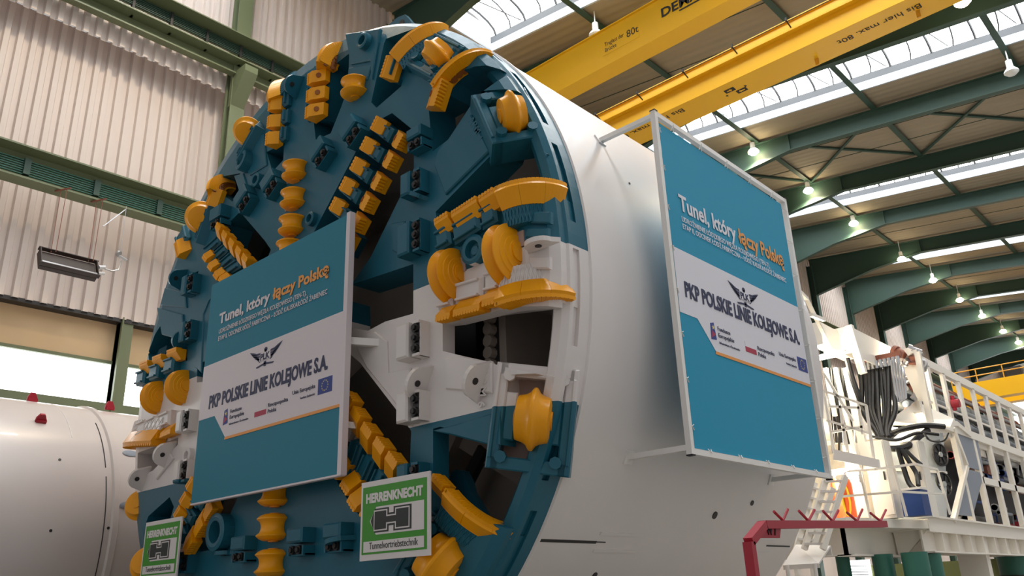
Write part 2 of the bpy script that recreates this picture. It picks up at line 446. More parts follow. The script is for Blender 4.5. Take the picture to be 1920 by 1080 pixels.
for n, (a, c) in enumerate(sky):
    x0, x1 = -14.6, XR
    t = thing('window_%d' % (n + 2), ((x0 + x1) / 2, (a + c) / 2, roofz(4)), None, None, None, 'structure')
    t['label'] = 'long white barrel skylight strip, number %d from the camera' % (n + 1)
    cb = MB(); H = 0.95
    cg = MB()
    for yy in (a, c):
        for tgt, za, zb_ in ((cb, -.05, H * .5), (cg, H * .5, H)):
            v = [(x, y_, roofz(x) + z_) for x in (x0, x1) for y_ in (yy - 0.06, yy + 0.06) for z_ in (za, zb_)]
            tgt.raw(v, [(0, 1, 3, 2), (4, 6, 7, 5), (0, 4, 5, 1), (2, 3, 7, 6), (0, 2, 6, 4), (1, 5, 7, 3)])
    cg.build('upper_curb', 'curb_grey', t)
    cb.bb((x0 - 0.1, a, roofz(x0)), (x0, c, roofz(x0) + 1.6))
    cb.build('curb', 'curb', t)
    gl = MB(); v = []; f = []; N = 8
    for x in (x0, x1):
        for i in range(N + 1):
            an = PI * i / N; v.append((x, (a + c) / 2 - math.cos(an) * (c - a) / 2, roofz(x) + H + math.sin(an) * 0.9))
    for i in range(N): f.append((i, i + 1, N + 2 + i, N + 1 + i))
    gl.raw(v, f, None, True)
    gl.build('glazing', 'glazing', t)
    if n > 0:
        rb = MB(); x = x0 + 0.4; i = 0
        while x < (16 if n < 3 else 10):
            pts = [(x + (0.25 * math.sin(an_) if i % 2 else 0), (a + c) / 2 - math.cos(an_) * (c - a) / 2 * 0.99, roofz(x) + H - 0.02 + math.sin(an_) * 0.86) for an_ in [PI * q / 8 for q in range(9)]]
            rb.tube(pts, 0.05 if i % 2 else 0.075, 5)
            if i % 3 == 1: rb.cyl((x, a, roofz(x) + H), (x + 0.9, c, roofz(x) + H), 0.035, 5)
            x += 1.15; i += 1
        rb.build('rib', 'dark', t)

# crane rails on the wall
def rail(ztop, label, solid):
    t = thing('crane_rail', (XW + 0.9, 10, ztop - 1.6), label, 'crane rail', 'crane rails on the side wall')
    y0, y1 = YN, YF
    mb = MB()
    if solid:
        mb.bb((XW + 0.35, y0, ztop - 0.06), (XW + 1.15, y1, ztop)); mb.bb((XW + 0.5, y0, ztop - 1.05), (XW + 0.56, y1, ztop)); mb.bb((XW + 0.30, y0, ztop - 1.12), (XW + 0.95, y1, ztop - 1.05))
        mb.build('girder', 'green_steel', t)
        b_ = MB()
        for i in range(7): b_.bb((XW + 0.60, y0, ztop - 0.34 - i * 0.085), (XW + 0.66, y1, ztop - 0.31 - i * 0.085))
        b_.build('conductor_bar', 'leg_green', t)
        for i in range(9): y = -3.9 + i * 2.3; MB().bb((XW + 0.56, y - 0.10, ztop - 0.85), (XW + 0.74, y + 0.10, ztop - 0.25)).build('bar_holder', 'roof_green', t)
    else:
        mb.bb((XW + 0.5, y0, ztop - 0.05), (XW + 1.35, y1, ztop)); mb.bb((XW + 0.5, y0, ztop - 0.55), (XW + 0.55, y1, ztop))
        mb.bb((XW + 0.45, y0, ztop - 1.55), (XW + 0.5, y1, ztop - 1.05)); mb.bb((XW + 0.4, y0, ztop - 1.10), (XW + 1.1, y1, ztop - 1.04)); mb.bb((XW + 0.4, y0, ztop - 1.62), (XW + 0.75, y1, ztop - 1.55))
        mb.build('girder', 'green_steel', t)
        b_ = MB()
        for i in range(6): b_.bb((XW + 0.62, y0, ztop - 0.16 - i * 0.08), (XW + 0.68, y1, ztop - 0.13 - i * 0.08))
        b_.build('conductor_bar', 'roof_green', t)
        for i in range(14): y = -2.1 + i * 1.55; MB().bb((XW + 0.52, y - 0.05, ztop - 1.1), (XW + 0.72, y + 0.05, ztop - 0.1)).build('bar_holder', 'dark', t)
    r = MB(); r.bb((XW + 0.75, y0, ztop), (XW + 0.9, y1, ztop + 0.12)); r.build('rail_head', 'steel', t)
rail(18.5, 'dark green upper crane rail crossing the cladding at the top left', False)
rail(10.25, 'dark green lower crane rail with ribbed conductor bars', True)

# radiant heater hanging from the lower rail
hx = -15.0
pc = [onX(*q, hx) for q in ((78, 464), (184, 487), (166, 521), (58, 495))]
t = thing('radiant_heater', pc[0].lerp(pc[2], 0.5), 'black rectangular radiant heater hanging on chains from the lower crane rail', 'heater')
yy0, yy1, zt, zb = pc[0].y, pc[1].y, pc[0].z, pc[3].z
M = frame((hx, (yy0 + yy1) / 2, (zt + zb) / 2), (0, 1, 0), (-0.55, 0, 1)); L = (yy1 - yy0); Hh = (zt - zb) * 1.12
mb = MB(); mb.box((0, 0, -0.12), (L, Hh, 0.2), M, 0.05)
for sgn in (-1, 1): mb.box((0, sgn * Hh / 2, 0.05), (L + 0.1, 0.03, 0.16), M); mb.box((sgn * L / 2, 0, 0.05), (0.03, Hh, 0.16), M)
mb.build('housing', 'heater_face', t)
mb = MB(); mb.box((0, -Hh * 0.40, 0.05), (L, 0.14, 0.04), M); mb.build('reflector', 'heater_rim', t)
ch = MB()
for yq in (yy0 + 0.35, yy1 - 0.25):
    ch.cyl((hx - 0.1, yq - 0.02, zt - 0.05), (hx - 0.35, yq + 0.03, 9.1), 0.012, 5); ch.cyl((hx + 0.05, yq + 0.08, zt - 0.05), (hx - 0.1, yq + 0.14, 9.1), 0.012, 5)
    ch.bar((hx - 0.5, yq - 0.1, 9.08), (hx + 0.05, yq + 0.2, 9.1), 0.05, 0.04)
ch.build('chain', 'oxide', t)
mb = MB()
mb.cyl((hx, yy1 + 0.06, zt - 0.2), (hx, yy1 + 0.26, zt - 0.15), 0.07, 10); mb.cyl((hx, yy1 + 0.04, zt - 0.42), (hx, yy1 + 0.26, zt - 0.38), 0.06, 10)
mb.tube([(hx, yy1 + 0.2, zt - 0.2), (hx, yy1 + 0.5, zt - 0.22), (hx, yy1 + 0.72, zt - 0.12), (hx, yy1 + 0.78, zt + 0.25)], 0.025, 6)
mb.cyl((hx - 0.02, yy1 + 0.66, zt + 0.42), (hx, yy1 + 0.95, zt + 0.30), 0.05, 8); mb.cyl((hx, yy1 + 0.62, zt + 0.48), (hx + 0.05, yy1 + 0.66, zt + 0.44), 0.11, 12)
mb.cyl((hx - 0.1, yy1 + 0.74, zt + 0.35), (hx - 0.15, yy1 + 0.74, 9.15), 0.01, 5)
mb.bar((hx - 0.3, yy1 + 0.1, 8.2), (hx - 0.2, yy1 + 0.75, 9.05), 0.03, 0.03)
mb.build('gas_fitting', 'steel', t)

# high bay lamps
def lamp(P, lit, label, grp='high bay lamps', en=2600):
    P = Vector(P)
    t = thing('hall_lamp', P + Vector((0, 0, -0.45)), label, 'lamp', grp)
    M = frame(P, (1, 0, 0), (0, 1, 0))
    mb = MB(); mb.lathe([(0.001, 0.55), (0.16, 0.55), (0.17, 0.12), (0.26, 0.02), (0.001, 0.02)], M, 16); mb.cyl(P + Vector((0, 0, 0.5)), P + Vector((0, 0, max(.6, min(1.6, roofz(P.x) - .02 - P.z)))), 0.035, 6)
    mb.build('lamp_body', 'bulb_off', t)
    mb = MB(); mb.lathe([(0.24, 0.02), (0.36, -0.12), (0.37, -0.2), (0.22, -0.34), (0.001, -0.38)], M, 20)
    mb.build('lamp_globe', 'bulb' if lit else 'bulb_off', t)
    if lit:
        l = bpy.data.lights.new('lamp_light', 'SPOT'); l.energy = en; l.color = (1.0, 0.82, 0.58); l.shadow_soft_size = 0.35; l.spot_size = 2.7; l.spot_blend = 0.4
        o = bpy.data.objects.new('lamp_light', l); COL.objects.link(o); o.location = P + Vector((0, 0, HZ - 0.45))
LP = [(1412, 281), (1515, 354), (1600, 416), (1690, 483), (1749, 523), (1799, 560), (1841, 590), (1880, 619), (1909, 640)]
for i, q in enumerate(LP):
    P = onY(*q, beam_y(4 + i) - .65)
    lamp(P, True, 'lit warm high bay lamp, ' + ['nearest of the row, above the side banner', 'second of the row'][min(i, 1)] if i < 2 else 'lit warm high bay lamp, %s of the row receding along the roof' % ordn[i])
P = onZ(1895, 130, 21.4); lamp(P, False, 'unlit white high bay lamp at the right edge under the roof')
P = onZ(1117, 60, 23.2); lamp(P, False, 'unlit white high bay lamp above the nearer yellow girder')
P = onZ(1803, -2, 21.0); lamp(P, True, 'lit lamp cut off by the top edge of the picture')
# the rows go on towards and past the camera, outside the picture
for y, x in ((3.8, -7.55), (-4.9, -7.55), (12.4, 7.9)):
    lamp((x, y, 22.9 if x < 0 else 21.6), True, 'lit high bay lamp outside the picture, above the camera side of the hall', 'lamps outside the picture', 1500)

# ================================================================== 80 t OVERHEAD CRANE
t = thing('overhead_crane', (0, 20, 17.5), 'yellow two-girder overhead travelling crane spanning the hall above the machine', 'crane')
X0, X1 = -14.7, XR - 1
def girder(y0, y1, z0, z1):
    mb = MB()
    mb.bb((X0, y0, z0), (X1, y1, z1)); mb.bb((X0, y0 - 0.10, z1), (X1, y1 + 0.10, z1 + 0.05))
    return mb
girder(17.25, 18.2, 17.5, 19.35).build('girder', 'crane_yellow', t)
g2 = girder(22.4, 24.15, 17.5, 19.1); g2.bb((X0, 22.15, 18.45), (X1, 22.4, 18.52)); g2.build('girder', 'crane_yellow', t)
e = MB()
for x in (X0 + 0.1, X1 - 0.4): e.bb((x - 0.9 if x < 0 else x - .4, 15.5, 18.66), (x + 0.3, 26, 19.25))
e.build('end_carriage', 'crane_trim', t)
mb = MB(); pts = []
mb.cyl((X0, 22.0, 18.85), (X1, 22.0, 18.85), 0.022, 6)
for i in range(12): x = -8.6 + i * 2.65; mb.bar((x, 22.4, 18.75), (x, 21.95, 18.9), 0.05, 0.05); mb.cyl((x, 21.95, 18.86), (x, 21.95, 19.02), 0.05, 6)
mb.build('cable_rod', 'black_print', t)
for px, py in ((1720, 22), (1530, 112)):
    P = onZ(px, py, 17.4); MB().box((P.x, P.y + .1, 17.35), (0.15, 0.1, 0.35)).build('buffer_block', 'crane_trim', t)
# writing
def front(px, py): P = onY(px, py, 17.245); return frame(P, (1, 0, 0), (0, 0, 1))
pl = MB(); M = frame((0, 17.245, 0), (1, 0, 0), (0, 0, 1))
A = onY(1131, 100, 17.24); C2 = onY(1196, 50, 17.24)
plate = MB().bb((A.x, 17.235, A.z - 0.15), (C2.x + 0.02, 17.25, C2.z + 0.08)); plate.build('sign_plate', 'crane_yellow', t)
x0_ = A.x
text('Traglast der', frame((x0_ + 0.12, 17.23, A.z + 0.28), (1, 0, 0), (0, 0, 1)), 0.30, 'black_print', t, width=1.05)
text('Brücke', frame((x0_ + 0.12, 17.23, A.z - 0.02), (1, 0, 0), (0, 0, 1)), 0.30, 'black_print', t, width=0.62)
text('80t', frame((x0_ + 1.32, 17.23, A.z + 0.12), (1, 0, 0), (0, 0, 1)), 0.52, 'black_print', t, width=0.62)
P = onY(1241, 33, 17.24)
text('DEMAG', frame((P.x, 17.23, P.z), (1, 0, 0), (0, 0, 1)), 0.62, 'black_print', t, width=2.35, bold=0.014)
MB().bb((P.x + 0.85, 17.225, P.z - 0.16), (P.x + 2.4, 17.24, P.z - 0.10)).build('underline', 'black_print', t)
for (pa, pb) in (((1282, 206), (1165, 268)), ((1727, 10), (1571, 76))):
    a = onZ(*pa, 17.49); b_ = onZ(*pb, 17.49)
    text('Bis hier max. 80t', frame((a.x, a.y - .18, 17.49), (-1, 0, 0), (0, 1, 0)), 0.48, 'black_print', t, width=abs(a.x - b_.x) * 1.02)
P = onZ(1378, 170, 17.49); M = frame(P, (-1, 0, 0), (0, 1, 0))
mb = MB(); mb.box((0.16, -0.2, 0), (0.5, 0.3, 0.01), M); mb.box((-0.25, 0.22, 0), (0.5, 0.3, 0.01), M)
mb.prism([(-.62, .0), (-.5, -.1), (-.5, .1)], 0, .006, M); mb.prism([(.55, .12), (.44, .03), (.44, .2)], 0, .006, M)
mb.build('arrow_sign', 'black_print', t)
mb = MB(); mb.prism([(.05, -.2), (.15, -.1), (.15, -.17), (.3, -.17), (.3, -.24), (.15, -.24), (.15, -.3)], 0, .02, M); mb.build('arrow', 'crane_yellow', t); mb = MB()
mb.prism([(-.1, .2), (-.2, .3), (-.2, .24), (-.4, .24), (-.4, .17), (-.2, .17), (-.2, .1)], 0, .02, M); mb.build('arrow', 'crane_yellow', t)

# ================================================================== CUTTING WHEEL
Y0 = -0.8125
def F(px, py, y=Y0): return onY(px, py, y)
def pxy(pts, y=Y0):
    """outline in pixels on the face plane -> local xy of the face frame (x right, z up)"""
    return [(F(*p, y).x, F(*p, y).z) for p in pts]
FM = frame((0, 0, 0), (1, 0, 0), (0, 0, 1))     # local z = -Y (towards the viewer)
def zl(y): return -y
wheel = thing('cutting_wheel', (0, -0.4, -6.6), 'huge teal and white tunnelling cutting wheel studded with yellow disc cutters and scrapers', 'cutting wheel')
# main slab
mb = MB(); mb.lathe([(0.001, 0.18), (6.46, 0.18), (6.47, 0.60), (6.36, 0.72), (6.0, -Y0), (0.001, -Y0)], FM, 120, smooth=False)
slab = mb.build('face_plate', 'wheel_paint', wheel)
openings = [
 [(623,125),(655,100),(652,165),(640,200),(620,250),(592,262),(588,225),(608,222)],
 [(722,72),(770,50),(775,57),(742,100),(728,140),(740,152),(755,150),(752,162),(706,202),(696,192)],
 [(803,195),(836,175),(848,150),(865,133),(885,122),(905,118),(935,122),(928,145),(893,182),(840,262),(811,284)],
 [(817,397),(928,283),(935,262),(982,256),(1000,275),(1040,290),(1060,350),(935,365),(905,388),(850,415),(820,420)],
 [(830,605),(850,603),(940,580),(960,576),(1090,566),(1080,690),(1005,700),(963,692),(830,658)],
 [(812,804),(825,800),(854,807),(925,828),(970,849),(987,862),(1050,880),(1000,985),(955,991),(946,997),(890,968),(845,935),(812,905)],
 [(672,275),(705,228),(735,212),(776,245),(776,316),(695,482),(640,560),(560,560),(560,490)],
 [(640,540),(700,520),(775,495),(775,588),(722,603),(690,620),(640,612)],
 [(645,655),(675,680),(752,780),(771,808),(768,882),(745,900),(735,960),(690,990),(640,920),(600,830),(600,700)],
 [(427,420),(450,397),(497,452),(508,468),(500,487),(470,498),(440,560),(415,540),(395,505)],
 [(300,612),(352,632),(351,677),(322,664),(285,690),(270,660)],
 [(370,682),(389,676),(385,716),(369,717)],
 [(255,850),(289,838),(334,820),(333,834),(287,882),(255,898)],
 [(278,968),(318,932),(326,950),(318,978),(300,985),(272,985)],
 [(358,915),(365,908),(445,935),(400,1030),(375,1035),(352,1000)],
 [(420,330),(450,325),(451,358),(436,378),(418,366),(400,350)],
 [(500,285),(533,268),(531,300),(511,322)],
 [(339,540),(339,528),(354,517),(372,508),(367,543),(359,549)],
 [(505,208),(520,196),(532,200),(527,262),(508,262)],
]
cut = []
for o_ in openings: cut.append(MB().prism(pxy(o_), 0.05, 1.2, FM))
cut.append(MB().prism(pxy([(890,172),(980,155),(1075,240),(1062,292),(1000,275),(930,272)]), 0.05, 1.2, FM))
cut.append(MB().prism(pxy([(938,705),(1003,698),(1090,720),(1075,870),(1010,888),(938,836)]), 0.05, 1.2, FM))
cut.append(MB().prism(pxy([(795,590),(850,580),(1000,560),(1090,560),(1070,705),(1005,712),(960,704),(795,672)]), 0.04, 0.56, FM))
cut.append(MB().prism(pxy([(770,790),(860,790),(985,845),(1030,880),(985,985),(940,1010),(770,920)]), 0.04, 0.50, FM))
boolean_cut(slab, cut)
# rim ring with slots
mb = MB(); mb.lathe([(6.16, 0.0), (6.5, 0.0), (6.5, 0.44), (6.42, 0.52), (6.28, 0.52), (6.16, 0.40), (6.16, 0.0)], FM, 144, smooth=False)
rim = mb.build('rim', 'wheel_paint', wheel)
cut = []
for i in range(22):
    a0 = math.radians(-12 + i * 16.36); a1 = a0 + math.radians(12.5)
    m2 = MB(); pts = []
    for rr, zz in ((6.44, 0.22), (6.6, 0.22), (6.6, 0.36), (6.44, 0.36), (6.44, 0.22)): pts.append((rr, zz))
    # arc-shaped groove
    k = 5; v = []; f = []
    for j in range(k + 1):
        a = a0 + (a1 - a0) * j / k
        for rr, zz in pts[:4]: v.append((rr * math.cos(a), rr * math.sin(a), zz))
    for j in range(k):
        for q in range(4): q2 = (q + 1) % 4; f.append((j * 4 + q, j * 4 + q2, j * 4 + 4 + q2, j * 4 + 4 + q))
    f += [(0, 1, 2, 3), (k * 4 + 3, k * 4 + 2, k * 4 + 1, k * 4)]
    m2.raw(v, f, FM); cut.append(m2)
boolean_cut(rim, cut)
for o_ in (slab, rim):
    for p_ in o_.data.polygons: p_.use_smooth = False

def plate(pts, h=0.05, y=Y0, bev=0.02, name='cover_plate', material='wheel_paint', parent=None):
    mb = MB(); mb.prism(pxy(pts, y), zl(y) - 0.03, zl(y) + h, FM, bev); return mb.build(name, material, parent or wheel)
def fr(px, py, y=Y0, ang=0.0, tilt=0.0, tax=0.0):
    """frame on the face: u at ang from +X towards +Z, n towards the viewer; tilt leans n towards direction tax"""
    o = F(px, py, y); a = math.radians(ang)
    M = frame(o, (math.cos(a), 0, math.sin(a)), (-math.sin(a), 0, math.cos(a)))
    if tilt:
        t_ = math.radians(tax); d = Vector((math.cos(t_), 0, math.sin(t_)))
        ax = Vector((0, -1, 0)).cross(d)
        M = Matrix.Translation(o) @ Matrix.Rotation(math.radians(tilt), 4, ax) @ Matrix.Translation(-o) @ M
    return M
def radial(px, py, y=Y0):
    p = F(px, py, y); return math.degrees(math.atan2(p.z, p.x))

# raised plates, weld lines on the arms
P_ = [
 ([(886,216),(921,284),(838,366),(818,312),(824,284)], .05),
 ([(836,672),(870,668),(925,680),(925,738),(838,730)], .04),
 ([(728,640),(730,700),(772,690),(773,740),(775,800),(735,745),(690,690),(670,650),(690,628),(705,622)], .04),
 ([(650,65),(715,55),(700,150),(697,115),(660,122)], .05), ([(655,128),(700,120),(690,150),(652,160)], .03),
 ([(735,420),(760,415),(772,470),(772,490),(737,470)], .035),
 ([(480,255),(497,252),(502,310),(470,330),(455,300)], .04),
 ([(812,808),(845,815),(920,835),(925,775),(860,795)], .03) ,
 ([(297,577),(345,590),(348,640),(306,628)], .045), ([(312,540),(350,548),(352,578),(303,573)], .045),
 ([(292,880),(322,850),(328,860),(296,900)], .05),
 ([(440,330),(458,325),(466,350),(452,366)], .03),
 ([(395,560),(383,590),(379,700),(368,690),(372,600)], .025),
]
for pts, h in P_: plate(pts, h)

# ---------------------------------------------------------------- disc cutters
def disc(px, py, ang, R=0.26, wdt=0.34, ridges=2, y=None, tilt=0, tax=0, seat=False, out=0.0):
    """ang: direction of the axle in the face plane; ang+90 = plane of the disc"""
    y = Y0 - 0.02 - out if y is None else y
    M = fr(px, py, y, ang, tilt, tax)
    Mx = M @ Matrix.Rotation(PI / 2, 4, 'Y')        # lathe axis = u
    h = wdt / 2
    if ridges == 3: prof = [(0.001, -h), (R * .62, -h), (R * .86, -h * .92), (R * .98, -h * .72), (R, -h * .6), (R * .96, -h * .5), (R * .80, -h * .2), (R * .80, -h * .1), (R * .94, h * .12), (R * .93, h * .16), (R * .80, h * .24), (R * .74, h * .26), (R * .72, h * .32), (R * .56, h * .36), (R * .54, h * .42), (R * .38, h * .45), (R * .36, h * .5), (.001, h * .5)]
    elif ridges == 2: prof = [(0.001, -h), (R * .62, -h), (R * .84, -h * .86), (R * .99, -h * .68), (R, -h * .60), (R * .82, -h * .40), (R * .76, -h * .2), (R * .74, 0), (R * .76, h * .2), (R * .82, h * .40), (R, h * .60), (R * .99, h * .68), (R * .84, h * .86), (R * .62, h), (.001, h)]
    elif ridges == 22: prof = [(0.001, -h), (R * .50, -h), (R * .74, -h * .96), (R * .86, -h * .66), (R * .97, -h * .52), (R * .99, -h * .42), (R * .84, -h * .26), (R * .78, 0), (R * .84, h * .26), (R * .99, h * .42), (R * .97, h * .52), (R * .86, h * .66), (R * .74, h * .96), (R * .5, h), (0.001, h)]
    else: prof = [(0.001, -h), (R * .5, -h), (R * .70, -h * .92), (R * .76, -h * .5), (R * .83, -h * .28), (R * .98, -h * .10), (R, 0), (R * .98, h * .10), (R * .83, h * .28), (R * .76, h * .5), (R * .70, h * .92), (R * .5, h), (0.001, h)]
    mb = MB(); mb.lathe(prof, Mx, 40)
    d = mb.build('disc_cutter', 'yellow', wheel)
    hx = h * .5 if ridges == 3 else h
    hb = MB(); hb.lathe([(R * .30, -h - 0.02), (R * .30, hx + 0.02)], Mx, 16); hb.lathe([(0.001, hx + .02), (R * .3, hx + .02)], Mx, 16); hb.lathe([(0.001, -h - .02), (R * .3, -h - .02)], Mx, 16)
    hb.build('hub', 'yellow', d)
    if seat:
        sb = MB(); sb.box((0, 0, 0.02 - abs(y - Y0) if not tilt else 0.0), (wdt * 1.18, R * 2.15, 0.03), M)
        sb.build('cutter_seat', 'cutter_seat', wheel)
    return d
for q in ((667,166),(556,322),(553,374),(550,424)): disc(*q, 90, R=.29, wdt=.40, out=.03)
for q in ((517,925),(514,989),(511,1056)): disc(*q, 90, R=.30, wdt=.44, out=.04)
disc(545, 470, 90, R=.29, wdt=.40, out=.03); disc(525, 862, 90, R=.30, wdt=.42, out=.04)
for q, R_ in (((855,516),.45),((962,477),.49)): disc(*q, 0, R=R_, wdt=.46, ridges=3, out=.02)
for q, R_ in (((298,744),.38),((346,725),.39)): disc(*q, 0, R=R_, wdt=.44, ridges=3, out=.02)
disc(1000, 786, -12, R=.43, wdt=.48, ridges=1, out=-.24, tilt=36, tax=-12, seat=False)
disc(960, 214, 22, R=.37, wdt=.38, ridges=1, out=-.12, tilt=50, tax=22, seat=False)
disc(822, 103, 47, R=.33, wdt=.40, ridges=1, out=.10, tilt=20, tax=47, seat=False)
disc(465, 247, 128, R=.34, wdt=.36, ridges=1, out=.12, tilt=35, tax=128, seat=False)
disc(378, 408, 150, R=.38, wdt=.42, ridges=1, out=.12, tilt=35, tax=150, seat=False)
disc(826, 1055, -45, R=.46, wdt=.52, ridges=1, out=.02, tilt=24, tax=-45, seat=False)
disc(262, 947, 190, R=.34, wdt=.36, ridges=1, out=-.15, tilt=50, tax=190, seat=False)
disc(275, 1056, 200, R=.36, wdt=.36, ridges=1, out=-.05, tilt=50, tax=200, seat=False)

for q in ((866,497),(974,450),(655,182),(542,338),(539,390),(537,440)):
    mb = MB(); mb.box((0, 0, .012), (.20 if q[0] > 700 else .10, .24 if q[0] > 700 else .14, .024), fr(*q)); mb.build('cutter_seat', 'cutter_seat', wheel)
# ---------------------------------------------------------------- cutter boxes (housings with frame, bolts and wedge strips)
def cutter_box(px, py, ang, w, l, h, tilt, tax, out=0.0, dp=.22):
    M = fr(px, py, Y0 - out, ang, tilt, tax)
    mb = MB(); t_ = 0.09
    for c, sz in (((-w / 2 + t_, 0), (t_ * 2, l)), ((w / 2 - t_, 0), (t_ * 2, l)), ((0, -l / 2 + t_), (w - .1, t_ * 2)), ((0, l / 2 - t_), (w - .1, t_ * 2))):
        mb.box((c[0], c[1], h / 2 - dp / 2), (sz[0], sz[1], h + dp), M, 0.02)
    bx = mb.build('cutter_housing', 'wheel_paint', wheel)
    mb = MB(); mb.box((0, 0, -dp), (w - .3, l - .3, .1), M); mb.build('pocket', 'cutter_seat', bx)
    mb = MB()
    for sx in (-1, 1): mb.box((sx * (w / 2 - .26), 0, -.02), (.16, l * .45, .10), M, .02)
    mb.build('clamp_shoe', 'wheel_paint', bx)
    for sx in (-1, 1):
        for sy in (-1, 1):
            c = M @ Vector((sx * (w / 2 - .20), sy * (l / 2 - .17), h - .04)); c2 = M @ Vector((sx * (w / 2 - .20), sy * (l / 2 - .17), h + .07))
            MB().cyl(c, c2, .085, 8, smooth=False).build('clamp_bolt', 'wheel_paint', bx)
    for sx in (-1, 1):
        mb = MB(); mb.box((sx * (w / 2 - .045), 0, h + .01), (.05, l * .8, .04), M, .01); mb.build('weld_strip', 'wheel_paint', bx)
    return bx
cutter_box(954, 218, 22, .90, 1.15, .05, 50, 22, out=-.16, dp=.42)
cutter_box(816, 107, 47, .78, 1.02, .05, 20, 47, .03)
cutter_box(999, 785, -12, 1.15, 1.45, .04, 36, -12, out=-.30, dp=.36)
cutter_box(822, 1060, -45, 1.05, 1.15, .03, 22, -45, out=-.05, dp=.2)
cutter_box(470, 262, 128, .75, .95, .04, 30, 128)
cutter_box(384, 420, 150, .7, .9, .02, 32, 150)

# ---------------------------------------------------------------- scrapers
def scraper(px, py, ang, l, w, h, side=1, y=None, material='yellow', teeth=True, holes=0):
    """wedge block: long direction (cutting edge) along ang, steep side towards +w*side"""
    y = Y0 - 0.16 if y is None else y
    M = fr(px, py, y - h / 2, ang); M.translation += Vector((0, h / 2, 0))
    mb = MB()
    prof = [(-w / 2 * side, 0), (w / 2 * side, 0), (w / 2 * side, h * .98), (w * .16 * side, h), (-w / 2 * side, h * .42)]
    M2 = M @ Matrix(((0, 0, 1, 0), (1, 0, 0, 0), (0, 1, 0, 0), (0, 0, 0, 1)))   # profile plane (w, n) -> extruded along u
    mb.prism(prof, -l / 2, l / 2, M2)
    o = mb.build('scraper', material, wheel)
    if teeth:
        tb = MB(); n = max(4, int(l / .055))
        for i in range(n):
            u = -l / 2 + l * (i + .5) / n
            a = M @ Vector((u, w / 2 * side * .98, h * .45)); b_ = M @ Vector((u, w / 2 * side * .98, h * 1.02))
            tb.cyl(a, b_, l / n * .5, 8)
        tb.build('tooth_edge', 'yellow', o)
    for i in range(holes):
        u = (i - (holes - 1) / 2) * l / holes
        c = M @ Vector((u, -w * .17 * side, h * .70)); d = (M.to_3x3() @ Vector((0, -.66 * side, .58 / .8))).normalized()
        MB().cyl(c - d * .04, c + d * .02, .055, 12).build('bolt_hole', 'hole', o)
    return o
def holder(px, py, ang, l, w, h, y=Y0 + .05, qx=None, qy=None):
    if qx is not None:
        a = F(px, py, y); b_ = F(qx, qy, y); mid = (a + b_) / 2; L = (b_ - a).length
        an = math.atan2(b_.z - a.z, b_.x - a.x)
        M = frame(mid, (math.cos(an), 0, math.sin(an)), (-math.sin(an), 0, math.cos(an))); l = L + l
    else: M = fr(px, py, y, ang)
    mb = MB(); mb.box((0, 0, h / 2 - .12), (l, w, h + .24), M, 0.05)
    mb.box((0, w * .36, h + .02), (l * .8, w * .12, .05), M, .01); mb.box((0, -w * .36, h + .02), (l * .8, w * .12, .05), M, .01)
    return mb.build('scraper_holder', 'wheel_paint', wheel)
# upper right slot: pairs on a diagonal
Lc = [(714,237),(694,275),(675,313),(655,350),(636,388)]
Rc = [(749,263),(731,300),(709,340),(688,378),(671,416)]
a_row = math.degrees(math.atan2(F(*Rc[0]).z - F(*Rc[4]).z, F(*Rc[0]).x - F(*Rc[4]).x))
for (a, c) in zip(Lc, Rc):
    holder(*a, 0, -.12, .26, .20, Y0 + .10, *c)
    scraper(*a, a_row, .27, .22, .20, side=1, y=Y0 - .04); scraper(*c, a_row, .28, .40, .24, side=-1, y=Y0 - .05, holes=1)
scraper(652, 448, a_row, .28, .40, .24, side=-1, y=Y0 - .05, holes=1); holder(652, 452, a_row, .4, .4, .2, Y0 + .1)
# lower right slot (mirror)
Rc = [(655,762),(670,792),(690,822),(714,850),(737,878)]
Lc = [(643,876),(662,905),(676,935),(700,960)]
a_row = math.degrees(math.atan2(F(*Rc[4]).z - F(*Rc[0]).z, F(*Rc[4]).x - F(*Rc[0]).x))
for i, c in enumerate(Rc):
    scraper(*c, a_row, .29, .38, .24, side=1, y=Y0 - .05)
    q = Lc[i - 1] if 0 < i <= 4 else (c[0] - 30, c[1] + 55)
    holder(*q, 0, -.05, .26, .20, Y0 + .10, *c)
for c in Lc: scraper(*c, a_row, .27, .28, .22, side=-1, y=Y0 - .05)
# upper left slot
Rc = [(414,436),(426,451),(439,466),(452,481),(464,495)]
Lc = [(393,480),(403,497),(414,513),(424,522)]
a_row = math.degrees(math.atan2(F(*Rc[4]).z - F(*Rc[0]).z, F(*Rc[4]).x - F(*Rc[0]).x))
for c in Rc: scraper(*c, a_row, .27, .30, .24, side=1, y=Y0 - .05)
for i, c in enumerate(Lc):
    scraper(*c, a_row, .26, .22, .18, side=-1, y=Y0 - .04); holder(*c, 0, -.05, .22, .18, Y0 + .10, *Rc[i + 1])
# lower left slot
Lc = [(364,912),(352,940),(341,966)]
Rc = [(396,950),(378,980),(358,1012)]
a_row = math.degrees(math.atan2(F(*Rc[0]).z - F(*Rc[2]).z, F(*Rc[0]).x - F(*Rc[2]).x))
for a, c in zip(Lc, Rc):
    holder(*a, 0, -.05, .26, .20, Y0 + .10, *c)
    scraper(*a, a_row, .28, .24, .18, side=1, y=Y0 - .04); scraper(*c, a_row, .34, .42, .22, side=-1, y=Y0 - .05)
